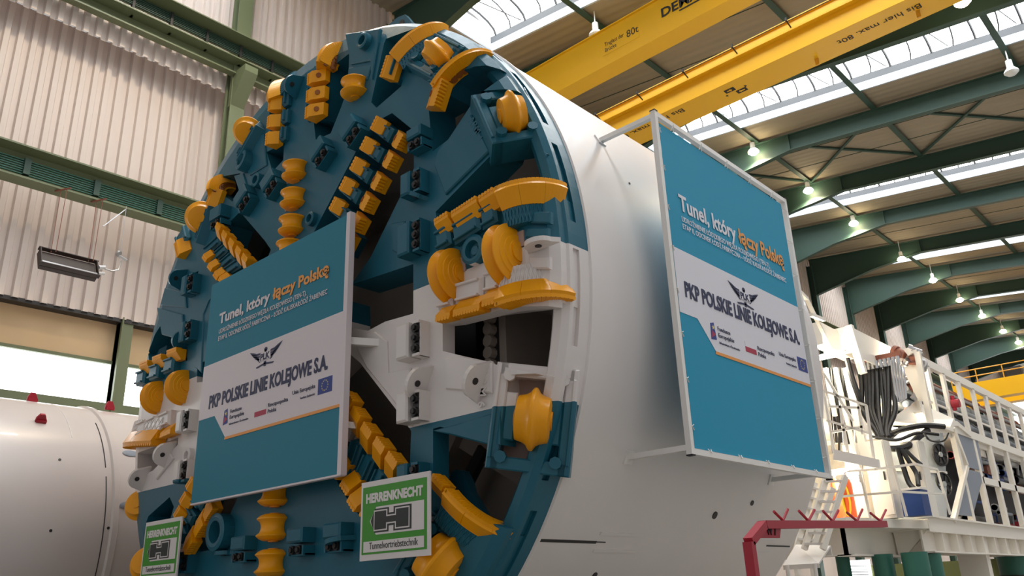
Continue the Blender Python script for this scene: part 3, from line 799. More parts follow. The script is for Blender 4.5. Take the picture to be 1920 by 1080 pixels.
# slot at the top left: three big blocks under the arc
for c in ((598,146),(596,178),(594,209)): holder(c[0] - 4, c[1], 90, .4, .3, .1, Y0 - .0); scraper(*c, 90, .28, .40, .26, side=1, y=Y0 - .04, holes=1)
for c in ((520,197),(518,229),(515,261)): scraper(c[0], c[1], 90, .30, .26, .26, side=1, y=Y0 - .04); holder(c[0] + 24, c[1] - 2, 90, .32, .36, .20, Y0 + .06)
# right arm, teal edge above and white edge below
for c, l, w_ in (((837,422),.34,.30),((880,402),.60,.34),((922,380),.34,.34)):
    an = 8; scraper(*c, an, l * .92, w_ * .8, .22, side=1, y=Y0 - .02); holder(c[0] + 3, c[1] + 28, an, l - .02, .34, .14, Y0)
for c, l, w_ in (((840,587),.34,.28),((884,573),.60,.32),((928,556),.34,.32)):
    an = -4; scraper(*c, an, l * .92, w_ * .8, .22, side=-1, y=Y0 - .02); holder(c[0] + 3, c[1] - 26, an, l - .02, .32, .12, Y0)
# left arm
for c, l in (((277,690),.42),((302,679),.44),((330,667),.46)): scraper(*c, -2, l, .24, .24, side=1, y=Y0 - .02); holder(c[0], c[1] + 20, -2, l, .34, .2, Y0)
for c, l in (((276,822),.40),((296,815),.42),((320,806),.46)): scraper(*c, 4, l, .24, .24, side=-1, y=Y0 - .02); holder(c[0], c[1] - 18, 4, l, .34, .16, Y0)
# top right: single blocks below the two arcs
scraper(736, 129, 64, .42, .24, .24, side=1, y=Y0 - .06); holder(750, 134, 64, .4, .25, .22, Y0)
scraper(818, 178, 64, .48, .40, .26, side=-1, y=Y0 - .06, holes=1)
scraper(347, 463, 120, .5, .34, .3, side=1, y=Y0 + .1); holder(362, 452, 120, .5, .5, .3, Y0 + .2)
scraper(406, 371, 60, .42, .26, .26, side=1, y=Y0 + .0)
scraper(826, 915, -40, .30, .24, .24, side=1, y=Y0 - .02)

# ---------------------------------------------------------------- curved gauge scrapers wrapping round the edge of the wheel
def arc(p0, p1, y0, y1, w, h, lat=1, base=True, nseg=3, bulge=1.0, holes=0, w2=None):
    """p0 start on the face (pixel at depth y0), p1 end at the rim (pixel at depth y1)"""
    A = F(*p0, y0); Bq = F(*p1, y1); d = Vector((Bq.x - A.x, 0, Bq.z - A.z)); L = d.length; d.normalize()
    latv = Vector((-d.z, 0, d.x)) * lat
    N = 18; pts = []; nors = []
    for i in range(N + 1):
        t_ = (PI / 2) * i / N
        r = L * math.sin(t_) ** bulge; y = y1 + (y0 - y1) * math.cos(t_)
        pts.append(A + d * r + Vector((0, y - A.y, 0)))
    for i in range(N + 1):
        tg = (pts[min(i + 1, N)] - pts[max(i - 1, 0)]).normalized()
        n_ = tg.cross(latv); n_ = n_ if n_.dot(Vector((0, -1, 0)) + d * .6) > 0 else -n_
        nors.append(n_.normalized())
    lats = [latv] * (N + 1)
    prof = [(-w / 2, -h / 2), (w / 2, -h / 2), (w / 2, h * .38), (w * .25, h / 2), (-w / 2, h * .1)]
    root = None
    per = N // nseg
    for s_ in range(nseg):
        i0, i1 = s_ * per, (s_ + 1) * per if s_ < nseg - 1 else N
        q = [p.copy() for p in pts[i0:i1 + 1]]
        if i0 > 0: q[0] = q[0].lerp(q[1], .06)
        mb = MB(); mb.sweep(q, lats[i0:i1 + 1], nors[i0:i1 + 1], prof)
        o = mb.build('gauge_scraper', 'yellow', wheel)
        tb = MB()
        for i in range(i0, i1):
            for f_ in (.25, .75):
                p = pts[i].lerp(pts[i + 1], f_); n_ = nors[i]
                tb.cyl(p + latv * w * .47 + n_ * (-h * .1), p + latv * w * .47 + n_ * (h * .44), .035, 6)
        tb.build('tooth_edge', 'yellow', o)
        if holes:
            for i in range(i0, i1):
                if (i % 2) == 0:
                    for hh in (-.26, .12)[:holes]:
                        p = pts[i].lerp(pts[i + 1], .5) + nors[i] * (h * hh) + latv * (w / 2)
                        MB().cyl(p - latv * .03, p + latv * .012, .065, 12).build('bolt_hole', 'hole', o)
    if base:
        w2 = w2 or .26
        mb = MB(); mb.sweep(pts, lats, nors, [(-w / 2 - w2, -h * 1.3), (-w / 2 + .02, -h * 1.3), (-w / 2 + .02, h * .05), (-w / 2 - w2, -h * .05)])
        hb = mb.build('arc_holder', 'wheel_paint', wheel)
        gb = MB()
        for i in range(N):
            p = pts[i] - latv * (w / 2 + w2) + nors[i] * (-h * .04); q = pts[i + 1] - latv * (w / 2 - .02) + nors[i + 1] * (h * .06)
            gb.bar(p, q, .02, .02); p2 = pts[i] - latv * (w / 2 - .02) + nors[i] * (h * .06); q2 = pts[i + 1] - latv * (w / 2 + w2) + nors[i + 1] * (-h * .04)
            gb.bar(p2, q2, .02, .02)
        gb.build('hatch_weld', 'wheel_paint', hb)
# ends: pixel on the face, pixel at the rim
arc((942,378), (1050,372), -1.0, -.40, .34, .34, lat=1)
arc((940,558), (1062,548), -1.0, -.40, .30, .34, lat=-1)
arc((818,164), (908,112), -1.0, -.45, .26, .38, lat=-1, holes=2, w2=.2)
arc((745,112), (835,64), -1.0, -.50, .24, .30, lat=1, w2=.2)
arc((606,128), (654,108), -1.0, -.42, .34, .46, lat=-1, holes=2, base=False)
arc((521,187), (553,160), -1.0, -.45, .30, .36, lat=1, base=True)
arc((400,365), (434,350), -1.0, -.5, .30, .42, lat=-1, holes=2, base=False)
arc((838,932), (955,1006), -1.0, -.35, .26, .28, lat=1)
arc((298,820), (258,828), -1.0, -.40, .34, .34, lat=1)

# ---------------------------------------------------------------- flange joint blocks with bolts
def block(px, py, w, h, bolts=3, ang=0, d=.30, boltside=1):
    w *= .88; h *= .9; M = fr(px, py, Y0 - d / 2, ang); M.translation += Vector((0, d / 2, 0)); b_ = boltside
    mb = MB(); mb.box((-.10 * b_, 0, d / 2 - .02), (w * .74, h, d), M, .03)
    mb.box((b_ * (w / 2 + .045), 0, d / 2 - .08), (.035, h, d * .8), M); mb.box((b_ * (w / 2 - .02), h / 2 - .02, d / 2 - .05), (.15, .04, d * .85), M); mb.box((b_ * (w / 2 - .02), -h / 2 + .02, d / 2 - .05), (.15, .04, d * .85), M)
    o = mb.build('joint_block', 'wheel_paint', wheel)
    mb = MB(); mb.box((b_ * (w * .5 - .03), 0, d / 2 - .06), (.13, h * .9, d * .72), M); mb.build('bolt_recess', 'dark', o)
    for i in range(bolts):
        yy = (i - (bolts - 1) / 2) * h / (bolts + .4)
        c = M @ Vector((b_ * (w / 2 - .03), yy, d * .5)); e_ = M @ Vector((b_ * (w / 2 - .03), yy, d * .92))
        mb = MB(); mb.cyl(c, e_, .045, 6, smooth=False); mb.cyl(c, c + (e_ - c) * .75, .07, 12)
        mb.build('flange_bolt', 'rubber', o)
block(776, 345, .36, .46, 2); block(773, 448, .44, .62, 3); block(772, 640, .44, .62, 3); block(772, 764, .40, .50, 2); block(784, 262, .30, .40, 2, ang=-90)
block(772, 893, .36, .4, 2)
for q, a in (((510,345),-58),((603,287),-58),((662,247),-58),((460,374),-58),((411,408),-90)): block(*q, .44, .52, 2, ang=a)
for q in ((357,534),(353,622),(349,790),(345,884)): block(*q, .34, .50, 2)
for q, a in (((455,1030),-90),((562,1016),-90),((632,1008),-90),((345,1052),0)): block(*q, .36, .50, 2, ang=a)

# lifting lugs and nozzles
def lug(px, py, ang, r=.26, t_=.07, h=.30, y=Y0):
    """plate standing out of the face, its plane containing direction ang"""
    M0 = fr(px, py, y, ang)
    M = M0 @ Matrix(((1, 0, 0, 0), (0, 0, -1, 0), (0, 1, 0, 0), (0, 0, 0, 1)))   # local x = u, local y = outwards
    pts = [(-r * 1.35, -.03)] + [(math.cos(a) * r, h - r * .5 + math.sin(a) * r * .8) for a in [PI - PI * i / 10 for i in range(11)]] + [(r * 1.35, -.03)]
    mb = MB(); mb.prism(pts, -t_ / 2, t_ / 2, M, 0)
    o = mb.build('lifting_lug', 'wheel_paint', wheel)
    c = M @ Vector((0, h - r * .45, -t_ / 2 - .012)); e_ = M @ Vector((0, h - r * .45, t_ / 2 + .012))
    MB().cyl(c, e_, .05, 12).build('lug_hole', 'dark', o)
lug(1018, 460, 0, .22, h=.2); lug(800, 722, 65, .24, h=.32); lug(908, 718, 65, .24, h=.32)
lug(352, 640, 65, .2); lug(320, 853, 60, .24); lug(273, 898, 60, .22); lug(345, 525, 60, .2); lug(790, 370, -30, .16, h=.2); lug(562, 165, 60, .2)
lug(650, 1015, 10, .2); lug(425, 1037, 0, .2, h=.15)
MT = frame((2.2, -.45, 6.35), (0, 1, 0), (0, 0, 1))
P = onY(742, 48, -.45)
MT = frame((P.x, -.35, P.z - .35), (1, 0, 0), (-.2, 0, 1))
mb = MB(); mb.prism([(-.42, 0), (.42, 0), (.40, .25), (.22, .52), (0, .58), (-.26, .56), (-.42, .50)], -.05, .05, MT); mb.prism([(-.75, 0), (-.42, 0), (-.42, .45), (-.62, .3)], -.04, .04, MT)
o = mb.build('lifting_lug', 'wheel_paint', wheel); MB().cyl(MT @ Vector((.12, .36, -.06)), MT @ Vector((.12, .36, .06)), .08, 12).build('lug_hole', 'dark', o)
def nozzle(px, py, r, y=Y0, h=.10, tilt=0, tax=0):
    M = fr(px, py, y, 0, tilt, tax)
    mb = MB(); mb.lathe([(r, -.05), (r, h), (r * .8, h + .02), (r * .6, h + .01), (r * .55, .01), (r * .34, .0), (r * .30, .05), (.001, .05)], M, 24, smooth=False)
    mb.build('nozzle_ring', 'wheel_paint', wheel)
nozzle(894, 471, .24); nozzle(691, 82, .17, h=.16); nozzle(467, 306, .24, h=.2, tilt=10, tax=130); nozzle(490, 341, .16, h=.15); nozzle(588, 412, .14); nozzle(423, 998, .34, h=.22, tilt=0); nozzle(358, 855, .16)
nozzle(755, 1000, .3)

# raised shoulder pieces behind the right arm's end (pads on the gauge area)
for c in (((995,398),(1035,398),(1035,420),(998,420)), ((992,428),(1030,428),(1030,449),(988,447)), ((995,482),(1033,482),(1033,505),(997,505))): plate(list(c), .05, y=Y0 + .03)
# embossed arm marks
for body, q, an in (('ARM 6', (902,690), -98), ('ARM 1', (877,228), -60)):
    M = fr(*q, Y0 - .045, an); text(body, M, .20, 'wheel_paint', wheel, bold=.002, ext=.008)

# ---------------------------------------------------------------- inside of the wheel and shield
sh = thing('tunnel_machine_shield', (0, 4, -6.5), 'huge glossy white cylindrical machine shield behind the cutting wheel', 'shield')
SL = 7.86
mb = MB(); mb.lathe([(6.50, -.02), (6.50, -SL), (6.40, -SL), (6.40, -.02), (6.50, -.02)], FM, 160)
mb.build('shield_skin', 'shield_white', sh)
for f_ in [sh.children[0].data]:
    for p_ in f_.polygons:
        p_.use_smooth = abs(p_.normal.y) < .5
mb = MB(); mb.lathe([(0.001, -1.35), (6.40, -1.35), (6.40, -1.5), (0.001, -1.5)], FM, 64, smooth=False); mb.build('bulkhead', 'inner', sh)
mb = MB(); mb.lathe([(3.0, -.75), (3.5, -.75), (3.5, -1.4), (3.0, -1.4), (3.0, -.75)], FM, 64, smooth=False); mb.build('bearing_ring', 'inner', sh)
for i in range(36):
    a = 2 * PI * i / 36; M = frame((3.25 * math.cos(a), -(-.75), 3.25 * math.sin(a)), (1, 0, 0), (0, 0, 1))
# bolt box seen through the right opening
a = F(917, 585, .2); b_ = F(942, 690, .2)
mb = MB(); mb.bb((a.x - .12, .2, b_.z - .3), (b_.x + .1, 1.4, a.z + .1)); bx = mb.build('bolt_chamber', 'inner', sh)
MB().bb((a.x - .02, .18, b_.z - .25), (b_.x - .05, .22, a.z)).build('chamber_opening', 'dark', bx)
for i in range(5):
    P = F(925 + i * .3, 598 + i * 22, .2); MB().cyl((P.x, .3, P.z), (P.x, .05, P.z), .10, 10).build('chamber_bolt', 'inner', bx)
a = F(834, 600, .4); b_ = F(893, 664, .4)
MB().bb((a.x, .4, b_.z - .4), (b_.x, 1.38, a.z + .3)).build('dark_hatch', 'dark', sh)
# radial ribs in the chamber
for an in range(15, 360, 45):
    a = math.radians(an); mb = MB()
    mb.bar((3.4 * math.cos(a), 1.0, 3.4 * math.sin(a)), (6.38 * math.cos(a), 1.0, 6.38 * math.sin(a)), .9, .16, hint=Vector((0, 1, 0)))
    mb.build('stiffening_rib', 'inner', sh)
mb = MB(); P = F(900, 840, .8); Q = F(860, 920, .8); mb.cyl((P.x, .9, P.z), (Q.x, .9, Q.z), .12, 10); mb.build('strut', 'dark', sh)
# mixing arm on the back of the wheel seen through the lower right opening
mb = MB(); mb.prism(pxy([(855,905),(858,888),(868,882),(880,884),(888,900),(895,925),(925,975),(950,995),(900,985),(858,940)], .1), -.1, -.25 + .3, FM); mb.build('mixing_arm', 'wheel_paint', wheel)

# shield details: seams, weld beads, plugs
def on_shell(px, py, R=6.5):
    d = ray(px, py); a = d.x ** 2 + d.z ** 2; b2 = CP.x * d.x + CP.z * d.z; c = CP.x ** 2 + CP.z ** 2 - R * R
    t_ = (-b2 - math.sqrt(b2 * b2 - a * c)) / a; return CP + d * t_
def seam(p, q, w, material, name, r=6.5, h=.012):
    A = on_shell(*p); B2 = on_shell(*q); th = math.atan2(A.z, A.x); n_ = Vector((math.cos(th), 0, math.sin(th)))
    A2 = n_ * r + Vector((0, A.y, 0)); B3 = n_ * r + Vector((0, B2.y, 0))
    mb = MB(); mb.bar(A2, B3, w, h, hint=n_); mb.build(name, material, sh)
seam((1009,1013), (1118,1016), .045, 'dark', 'seam'); seam((1118,1016), (1135,1017), .015, 'dark', 'seam')
seam((1437,1023), (1480,1026), .03, 'dark', 'seam')
for p, q in (((1125,1000),(1200,1003)), ((1112,1032),(1190,1034)), ((1418,1013),(1455,1014)), ((1416,1036),(1440,1037))): seam(p, q, .05, 'shield_white', 'weld_bead', h=.03)
for p, r in (((1340,966),.07),((1410,943),.05),((1115,1078),.05),((1180,344),.02)):
    A = on_shell(*p); n_ = Vector((A.x, 0, A.z)).normalized(); MB().cyl(A - n_ * .02, A + n_ * .012, r, 16).build('plug_hole', 'dark', sh)
# fine weld bead along the front edge
mb = MB(); mb.lathe([(6.50, .0), (6.53, -.02), (6.53, -.06), (6.50, -.09)], FM, 160); mb.build('edge_weld', 'shield_white', sh)

# ================================================================== BANNERS AND SIGNS
def banner(t, T, tealm, whitem, k):
    """T(x, z, d) maps the banner plane (x right, z up, d outwards) to space; k holds the layout"""
    def fr2(x, z, d=0.012):
        o = T(x, z, d); return frame(o, T(x + 1, z, d) - o, T(x, z + 1, d) - o)
    def poly(pts, d, material, name):
        M = fr2(0, 0, 0); mb = MB(); mb.prism(pts, d - .004, d, M); return mb.build(name, material, t)
    x0, x1, z0, z1 = k['rect']
    poly([(x0, z0), (x1, z0), (x1, z1), (x0, z1)], .0, tealm, 'teal_sheet')
    poly([(x0, k['wt']), (x1, k['wt']), (x1, k['wb'] ), (k['nx'], k['wb']), (k['nx'] - .46, k['wn']), (x0, k['wn'])], .006, whitem, 'white_field')
    poly([(k['nx'], k['wb']), (x1, k['wb']), (x1, k['wb'] - .05), (k['nx'] - .02, k['wb'] - .05)], .009, 'poster_orange', 'orange_line')
    X = k['X']; Z = k['Z']                      # origin shift of the lettering
    def tx(body, x, z, size, material, width, bold=0.0, d=.012, shear=0):
        text(body, fr2(x + X, z + Z, d), size, material, t, width=width, bold=bold, shear=shear, ext=.002)
    wt = k['tw']
    tx('Tunel, który', 0.0, 0, k['ts'], whitem, wt * .50, .010)
    tx('łączy Polskę', wt * .525, 0, k['ts'], 'poster_orange', wt * .475, .010)
    tx('UDROŻNIENIE ŁÓDZKIEGO WĘZŁA KOLEJOWEGO (TEN-T),', k['sx'], k['s1'], .13, whitem, wt * .815, .001)
    tx('ETAP II, ODCINEK ŁÓDŹ FABRYCZNA – ŁÓDŹ KALISKA/ŁÓDŹ ŻABIENIEC', k['sx'], k['s2'], .13, whitem, wt * .985, .001)
    # winged wheel emblem
    lx, lz = k['logo']; L = fr2(lx, lz, .011)
    mb = MB()
    for s_ in (-1, 1):
        for w_, zz in ((.54, .05), (.48, .0), (.41, -.05), (.32, -.10)):
            mb.prism([(s_ * a_, b_) for a_, b_ in ((.17, zz), (w_ * .6, zz + .012), (w_ - .08, zz + .045), (w_, zz + .115), (w_ - .14, zz + .08), (w_ * .55, zz + .045), (.17, zz + .036))], 0, .003, L)
    for s_ in (-1, 1): mb.prism([(0, -.16), (s_ * .26, -.19), (s_ * .30, -.165), (0, -.125)], 0, .003, L)
    mb.prism([(.05 * math.cos(a), .125 + .04 * math.sin(a)) for a in [2 * PI * i / 12 for i in range(12)]], 0, .003, L)
    mb.prism([(-.03, .05), (.03, .05), (.03, .12), (-.03, .12)], 0, .003, L)
    mb.prism([(-.035, -.19), (.035, -.19), (.035, -.10), (-.035, -.10)], 0, .003, L)
    mb.build('winged_emblem', 'navy', t)
    mb = MB(); mb.prism([(-.19, -.075), (.19, -.075), (.165, .07), (-.165, .07)], .003, .005, L); mb.build('emblem_field', whitem, t)
    text('PLK', fr2(lx - .155, lz - .06, .018), .16, 'navy', t, width=.31, bold=.006, ext=.002)
    pw = k['pw']
    text('PKP POLSKIE LINIE KOLEJOWE S.A.', fr2(k['px'], k['pz'], .012), .35, 'navy', t, width=pw, bold=.012, ext=.002)
    # flags and captions
    bx, bz = k['fund']
    poly([(bx, bz), (bx + .17, bz + .02), (bx + .13, bz + .30), (bx + .02, bz + .27)], .010, 'eu_blue', 'fund_flag')
    poly([(bx + .02, bz + .03), (bx + .15, bz + .10), (bx + .05, bz + .16)], .012, 'poster_red', 'fund_flag')
    M = fr2(bx + .09, bz + .21, .013); mb = MB(); st = []
    for i in range(10): a = PI / 2 + PI * i / 5; r = .05 if i % 2 == 0 else .02; st.append((r * math.cos(a), r * math.sin(a)))
    mb.prism(st, 0, .002, M); mb.build('star', 'star', t)
    for body, dx, dz, sz, w_ in (('Fundusze', .24, .19, .10, .40), ('Europejskie', .24, .08, .10, .50), ('Infrastruktura i Środowisko', .24, -.03, .055, .66)):
        text(body, fr2(bx + dx, bz + dz, .012), sz, 'navy', t, width=w_, ext=.002)
    qx, qz = k['pol']
    poly([(qx, qz), (qx + .38, qz), (qx + .38, qz + .09), (qx, qz + .09)], .010, 'poster_red', 'polish_flag')
    poly([(qx, qz + .09), (qx + .38, qz + .09), (qx + .38, qz + .18), (qx, qz + .18)], .010, 'poster_white' if k.get('front') else 'banner_white', 'polish_flag')
    for body, dz, w_ in (('Rzeczpospolita', .11, .62), ('Polska', .0, .27)):
        text(body, fr2(qx + .44, qz + dz, .012), .10, 'navy', t, width=w_, ext=.002)
    ux, uz = k['eu']
    poly([(ux, uz), (ux + .39, uz), (ux + .39, uz + .26), (ux, uz + .26)], .010, 'eu_blue', 'european_flag')
    mb = MB(); M = fr2(ux + .195, uz + .13, .011)
    for i in range(12):
        a0 = 2 * PI * i / 12; c = (.085 * math.cos(a0), .085 * math.sin(a0))
        mb.prism([(c[0] + (.017 if q % 2 == 0 else .007) * math.cos(PI / 2 + PI * q / 5), c[1] + (.017 if q % 2 == 0 else .007) * math.sin(PI / 2 + PI * q / 5)) for q in range(10)], 0, .002, M)
    mb.build('star_circle', 'star', t, kind='stuff')
    text('Unia Europejska', fr2(ux - .74, uz + .14, .012), .10, 'navy', t, width=.66, ext=.002)
    text('Fundusz Spójności', fr2(ux - .50, uz + .02, .012), .055, 'navy', t, width=.42, ext=.002)

YP = -1.3
t = thing('front_banner', (0.1, YP, -2.7), 'flat teal and white banner with railway lettering mounted in front of the cutting wheel', 'banner')
t2 = MB(); t2.bb((-2.20, YP + .005, -2.70), (2.45, YP + .07, 1.70)); t2.build('backing_board', 'white_paint', t)
fm = MB(); fm.bb((2.42, YP - .02, -2.72), (2.52, YP + .09, 1.72)); fm.bb((-2.2, YP - .012, -2.73), (2.5, YP + .08, -2.70)); fm.build('edge_frame', 'poster_white', t)
banner(t, lambda x, z, d: Vector((x, YP - d, z)), 'poster_teal', 'poster_white',
       dict(rect=(-2.20, 2.42, -2.70, 1.70), wt=-.05, wb=-1.60, nx=-1.13, wn=-1.13, X=-1.74, Z=.74, tw=3.70, sx=.03, s1=-.21, s2=-.36, logo=(.09, -.31),
            px=-1.84, pz=-.95, pw=3.88, ts=.30, fund=(-1.24, -1.37), pol=(-.14, -1.40), eu=(1.79, -1.35), front=True))
# arm bracket that holds it
mb = MB(); a = F(658, 636, YP + .1); c = F(684, 640, Y0 - .02)
mb.bar((2.35, YP + .08, a.z), (2.75, Y0, a.z - .05), .10, .12); mb.build('mounting_arm', 'white_paint', t)
mb = MB(); mb.bar((-1.6, YP + .08, -1.2), (-1.6, Y0, -1.2), .1, .1); mb.build('mounting_arm', 'white_paint', t)
mb = MB(); mb.bar((2.3, YP + .08, -1.9), (2.6, Y0 - 0.0, -1.95), .1, .1); mb.build('mounting_arm', 'white_paint', t)

XP = 7.0
t = thing('side_banner', (XP, 3.7, -2.7), 'bright blue and white banner laced into a white tube frame beside the shield', 'banner')
banner(t, lambda x, z, d: Vector((XP + d, x, z)), 'banner_teal', 'banner_white',
       dict(rect=(1.52, 5.93, -2.66, 2.68), wt=.47, wb=-1.05, nx=2.48, wn=-.61, X=1.86, Z=1.21, tw=3.72, sx=.03, s1=-.20, s2=-.33, logo=(3.72, .16),
            px=1.73, pz=-.31, pw=4.0, ts=.40, fund=(2.38, -.87), pol=(3.50, -.86), eu=(5.50, -.84)))
fm = MB(); q = .085
y0, y1, z0, z1 = 1.40, 6.10, -2.76, 2.84
fm.bb((XP - .05, y0 - q / 2, z0), (XP + .04, y0 + q / 2, z1)); fm.bb((XP - .05, y1 - q / 2, z0), (XP + .04, y1 + q / 2, z1))
fm.bb((XP - .045, y0, z1 - q), (XP + .035, y1, z1)); fm.bb((XP - .045, y0, z0), (XP + .035, y1, z0 + q)); fm.build('tube_frame', 'white_paint', t)
for y, z in ((y0, z0), (y0, z1), (y1, z0), (y1, z1)): 
    MB().bb((XP - .055, y - .046, z - .02 if z < 0 else z), (XP + .045, y + .046, z if z < 0 else z + .02)).build('end_cap', 'black_print', t)
for y, z in ((y0, 2.76), (y0, -2.66), (y1 - .1, 2.76), (y1 - .1, -2.66)):
    xs = math.sqrt(6.5 ** 2 - z * z)
    mb = MB(); mb.bar((xs - .03, y, z), (XP - .04, y, z), .08, .08); o = mb.build('stand_off', 'white_paint', t)
    n_ = Vector((xs, 0, z)).normalized(); M = frame(Vector((xs, y, z)) + n_ * .01, (0, 1, 0), Vector((0, 1, 0)).cross(n_) * -1)
    mb = MB(); mb.box((0, 0, 0), (.20, .20, .03), M); mb.build('foot_plate', 'white_paint', o)
n = 0
for i in range(5):
    y = 1.9 + i * .9
    for z, zc in ((2.66, z1 - .06), (-2.64, z0 + .06)):
        mb = MB(); mb.tube([(XP + .012, y - .04, z), (XP + .05, y, zc), (XP + .012, y + .05, z)], .008, 4); mb.build('lacing', 'white_paint', t)
for i in range(8):
    z = -2.4 + i * .7
    for y, yc in ((1.54, y0 + .03), (5.91, y1 - .03)):
        mb = MB(); mb.tube([(XP + .012, y, z), (XP + .05, yc, z + .04), (XP + .012, y, z + .08)], .008, 4); mb.build('lacing', 'white_paint', t)

# green company signs
def hsign(x0, label):
    y = YP; W_, z0, z1 = 1.50, -4.0, -2.9
    t = thing('company_sign', (x0 + W_ / 2, y, z0), label, 'sign', 'green company signs')
    M = frame((x0, y, z0), (1, 0, 0), (0, 0, 1)); Hs = z1 - z0
    w_ = W_
    def P_(pts, d, material, name):
        mb = MB(); mb.prism([(a * w_, b_ * Hs) for a, b_ in pts], d - .003, d, M); return mb.build(name, material, t)
    mb = MB(); mb.prism([(0, 0), (w_, 0), (w_, Hs), (0, Hs)], -.03, .0, M); mb.build('board', 'sign_white', t)
    P_([(.03, .075), (.965, .075), (.965, .93), (.03, .93)], .004, 'sign_green', 'green_field')
    P_([(.06, .10), (.93, .10), (.93, .235), (.06, .235)], .008, 'sign_white', 'caption_strip')
    P_([(.245, .31), (.93, .31), (.93, .66), (.245, .66), (.15, .485)], .008, 'sign_white', 'emblem_field')
    Hh = lambda e: [(.245 - e * 1.7, .485), (.265 - e * .6, .63 + e), (.455 + e, .63 + e), (.455 + e, .545 + e * .2), (.515 - e, .545 + e * .2), (.515 - e, .63 + e), (.745 + e, .63 + e), (.745 + e, .34 - e), (.515 - e, .34 - e), (.515 - e, .425 - e * .2), (.455 + e, .425 - e * .2), (.455 + e, .34 - e), (.265 - e * .6, .34 - e)]
    def Hp(x0_, x1_, xa, xb, z0_, z1_, za, zb): return [(x0_, z0_), (xa, z0_), (xa, za), (xb, za), (xb, z0_), (x1_, z0_), (x1_, z1_), (xb, z1_), (xb, zb), (xa, zb), (xa, z1_), (x0_, z1_)]
    P_([(.165, .485), (.225, .335), (.435, .335), (.435, .405), (.505, .405), (.505, .335), (.76, .335), (.76, .635), (.505, .635), (.505, .565), (.435, .565), (.435, .635), (.225, .635)], .011, 'sign_black', 'emblem_outline')
    P_(Hp(.215, .735, .415, .53, .355, .615, .43, .54), .014, 'sign_white', 'emblem_inline')
    P_(Hp(.228, .722, .40, .545, .372, .598, .447, .523), .017, 'sign_black', 'emblem_letter')
    text('HERRENKNECHT', frame(M @ Vector((.085 * w_, .725 * Hs, .006)), (1, 0, 0), (0, 0, 1)), .175, 'sign_white', t, width=.83 * w_, bold=.009, ext=.003)
    text('Tunnelvortriebstechnik', frame(M @ Vector((.15 * w_, .135 * Hs, .010)), (1, 0, 0), (0, 0, 1)), .135, 'sign_black', t, width=.70 * w_, ext=.002)
    for x in (.3, W_ - .3):
        mb = MB(); mb.bar((x0 + x, y + .03, z0 + .5), (x0 + x, Y0 + .05, z0 + .5), .06, .06); mb.build('sign_bracket', 'steel', t)
hsign(3.02, 'green and white square sign with big H emblem, fully visible below the front banner')
hsign(-4.0, 'green and white square sign with big H emblem, cut off at the bottom left')

# ================================================================== SECOND, SMALLER SHIELD ON THE LEFT
R2, CX2 = 3.6, -11.45
CZ2 = -HZ + .5 + R2
M2 = frame((CX2, 0, CZ2), (1, 0, 0), (0, 0, 1))
def sh2(px, py, R=R2):
    d = ray(px, py); ox, oz = CP.x - CX2, CP.z - CZ2
    a = d.x ** 2 + d.z ** 2; b2 = ox * d.x + oz * d.z; c = ox * ox + oz * oz - R * R; D = b2 * b2 - a * c
    if D < 0: D = 0
    t_ = (-b2 - math.sqrt(D)) / a; return CP + d * t_
t = thing('tunnel_machine_shield', (CX2, -4, -6.4), 'smaller glossy white shield tube lying at the lower left behind the cutting wheel', 'shield')
ys = sh2(213, 850).y
mb = MB(); mb.lathe([(R2 - .1, 14), (R2, 14), (R2, -ys + .10), (R2 + .05, -ys + .06), (R2 + .05, -ys - .06), (R2 - .015, -ys - .1), (R2 - .015, -12), (R2 - .1, -12)], M2, 120)
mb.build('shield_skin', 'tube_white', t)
yj = sh2(195, 850).y
for a0, a1 in ((52, 26), (22, -25)):
    pts = [(CX2 + (R2 + .004) * math.cos(math.radians(a0 + (a1 - a0) * i / 20)), yj, CZ2 + (R2 + .004) * math.sin(math.radians(a0 + (a1 - a0) * i / 20))) for i in range(21)]
    mb = MB(); mb.tube(pts, .012, 5); mb.build('seam', 'dark', t)
yb = sh2(135, 820).y
pts = [(CX2 + (R2 + .0) * math.cos(math.radians(80 - 5 * i)), yb, CZ2 + R2 * math.sin(math.radians(80 - 5 * i))) for i in range(9)]
mb = MB(); mb.tube(pts, .012, 5); mb.build('weld_bead', 'shield_white', t)
for q in ((112, 862), (95, 995), (203, 990), (210, 836)):
    A = sh2(*q); n_ = Vector((A.x - CX2, 0, A.z - CZ2)).normalized(); MB().cyl(A - n_ * .02, A + n_ * .008, .035, 10).build('plug_hole', 'dark', t)
for q in ((245, 850), (240, 948)):
    A = sh2(*q); n_ = Vector((A.x - CX2, 0, A.z - CZ2)).normalized(); M = frame(A, (0, 1, 0), Vector((0, 1, 0)).cross(n_) * -1)
    mb = MB(); mb.lathe([(.001, .006), (.09, .006), (.10, 0)], M @ Matrix.Scale(2.0, 4, (1, 0, 0)), 20); mb.build('oval_cover', 'panel_grey', t)
for q, nm in (((60, 752), 'on top of the left tube, nearest the picture edge'), ((205, 767), 'on top of the left tube, nearest the cutting wheel'), ((76, 791), 'lower on the left tube flank')):
    A = sh2(*q); n_ = Vector((A.x - CX2, 0, A.z - CZ2)).normalized(); M = frame(A, (0, 1, 0), Vector((0, 1, 0)).cross(n_) * -1)
    mb = MB(); M9 = frame(A, (0, 1, 0), n_)
    mb.prism([(-.13, -.03), (.13, -.03), (.13, .05), (.04, .22), (-.07, .22), (-.13, .10)], -.03, .03, M9); mb.box((0, .03, .0), (.22, .08, .14), M9)
    mb.build('lifting_bracket', 'red', label='small dark red lifting bracket ' + nm, cat='bracket', group='red lifting brackets')
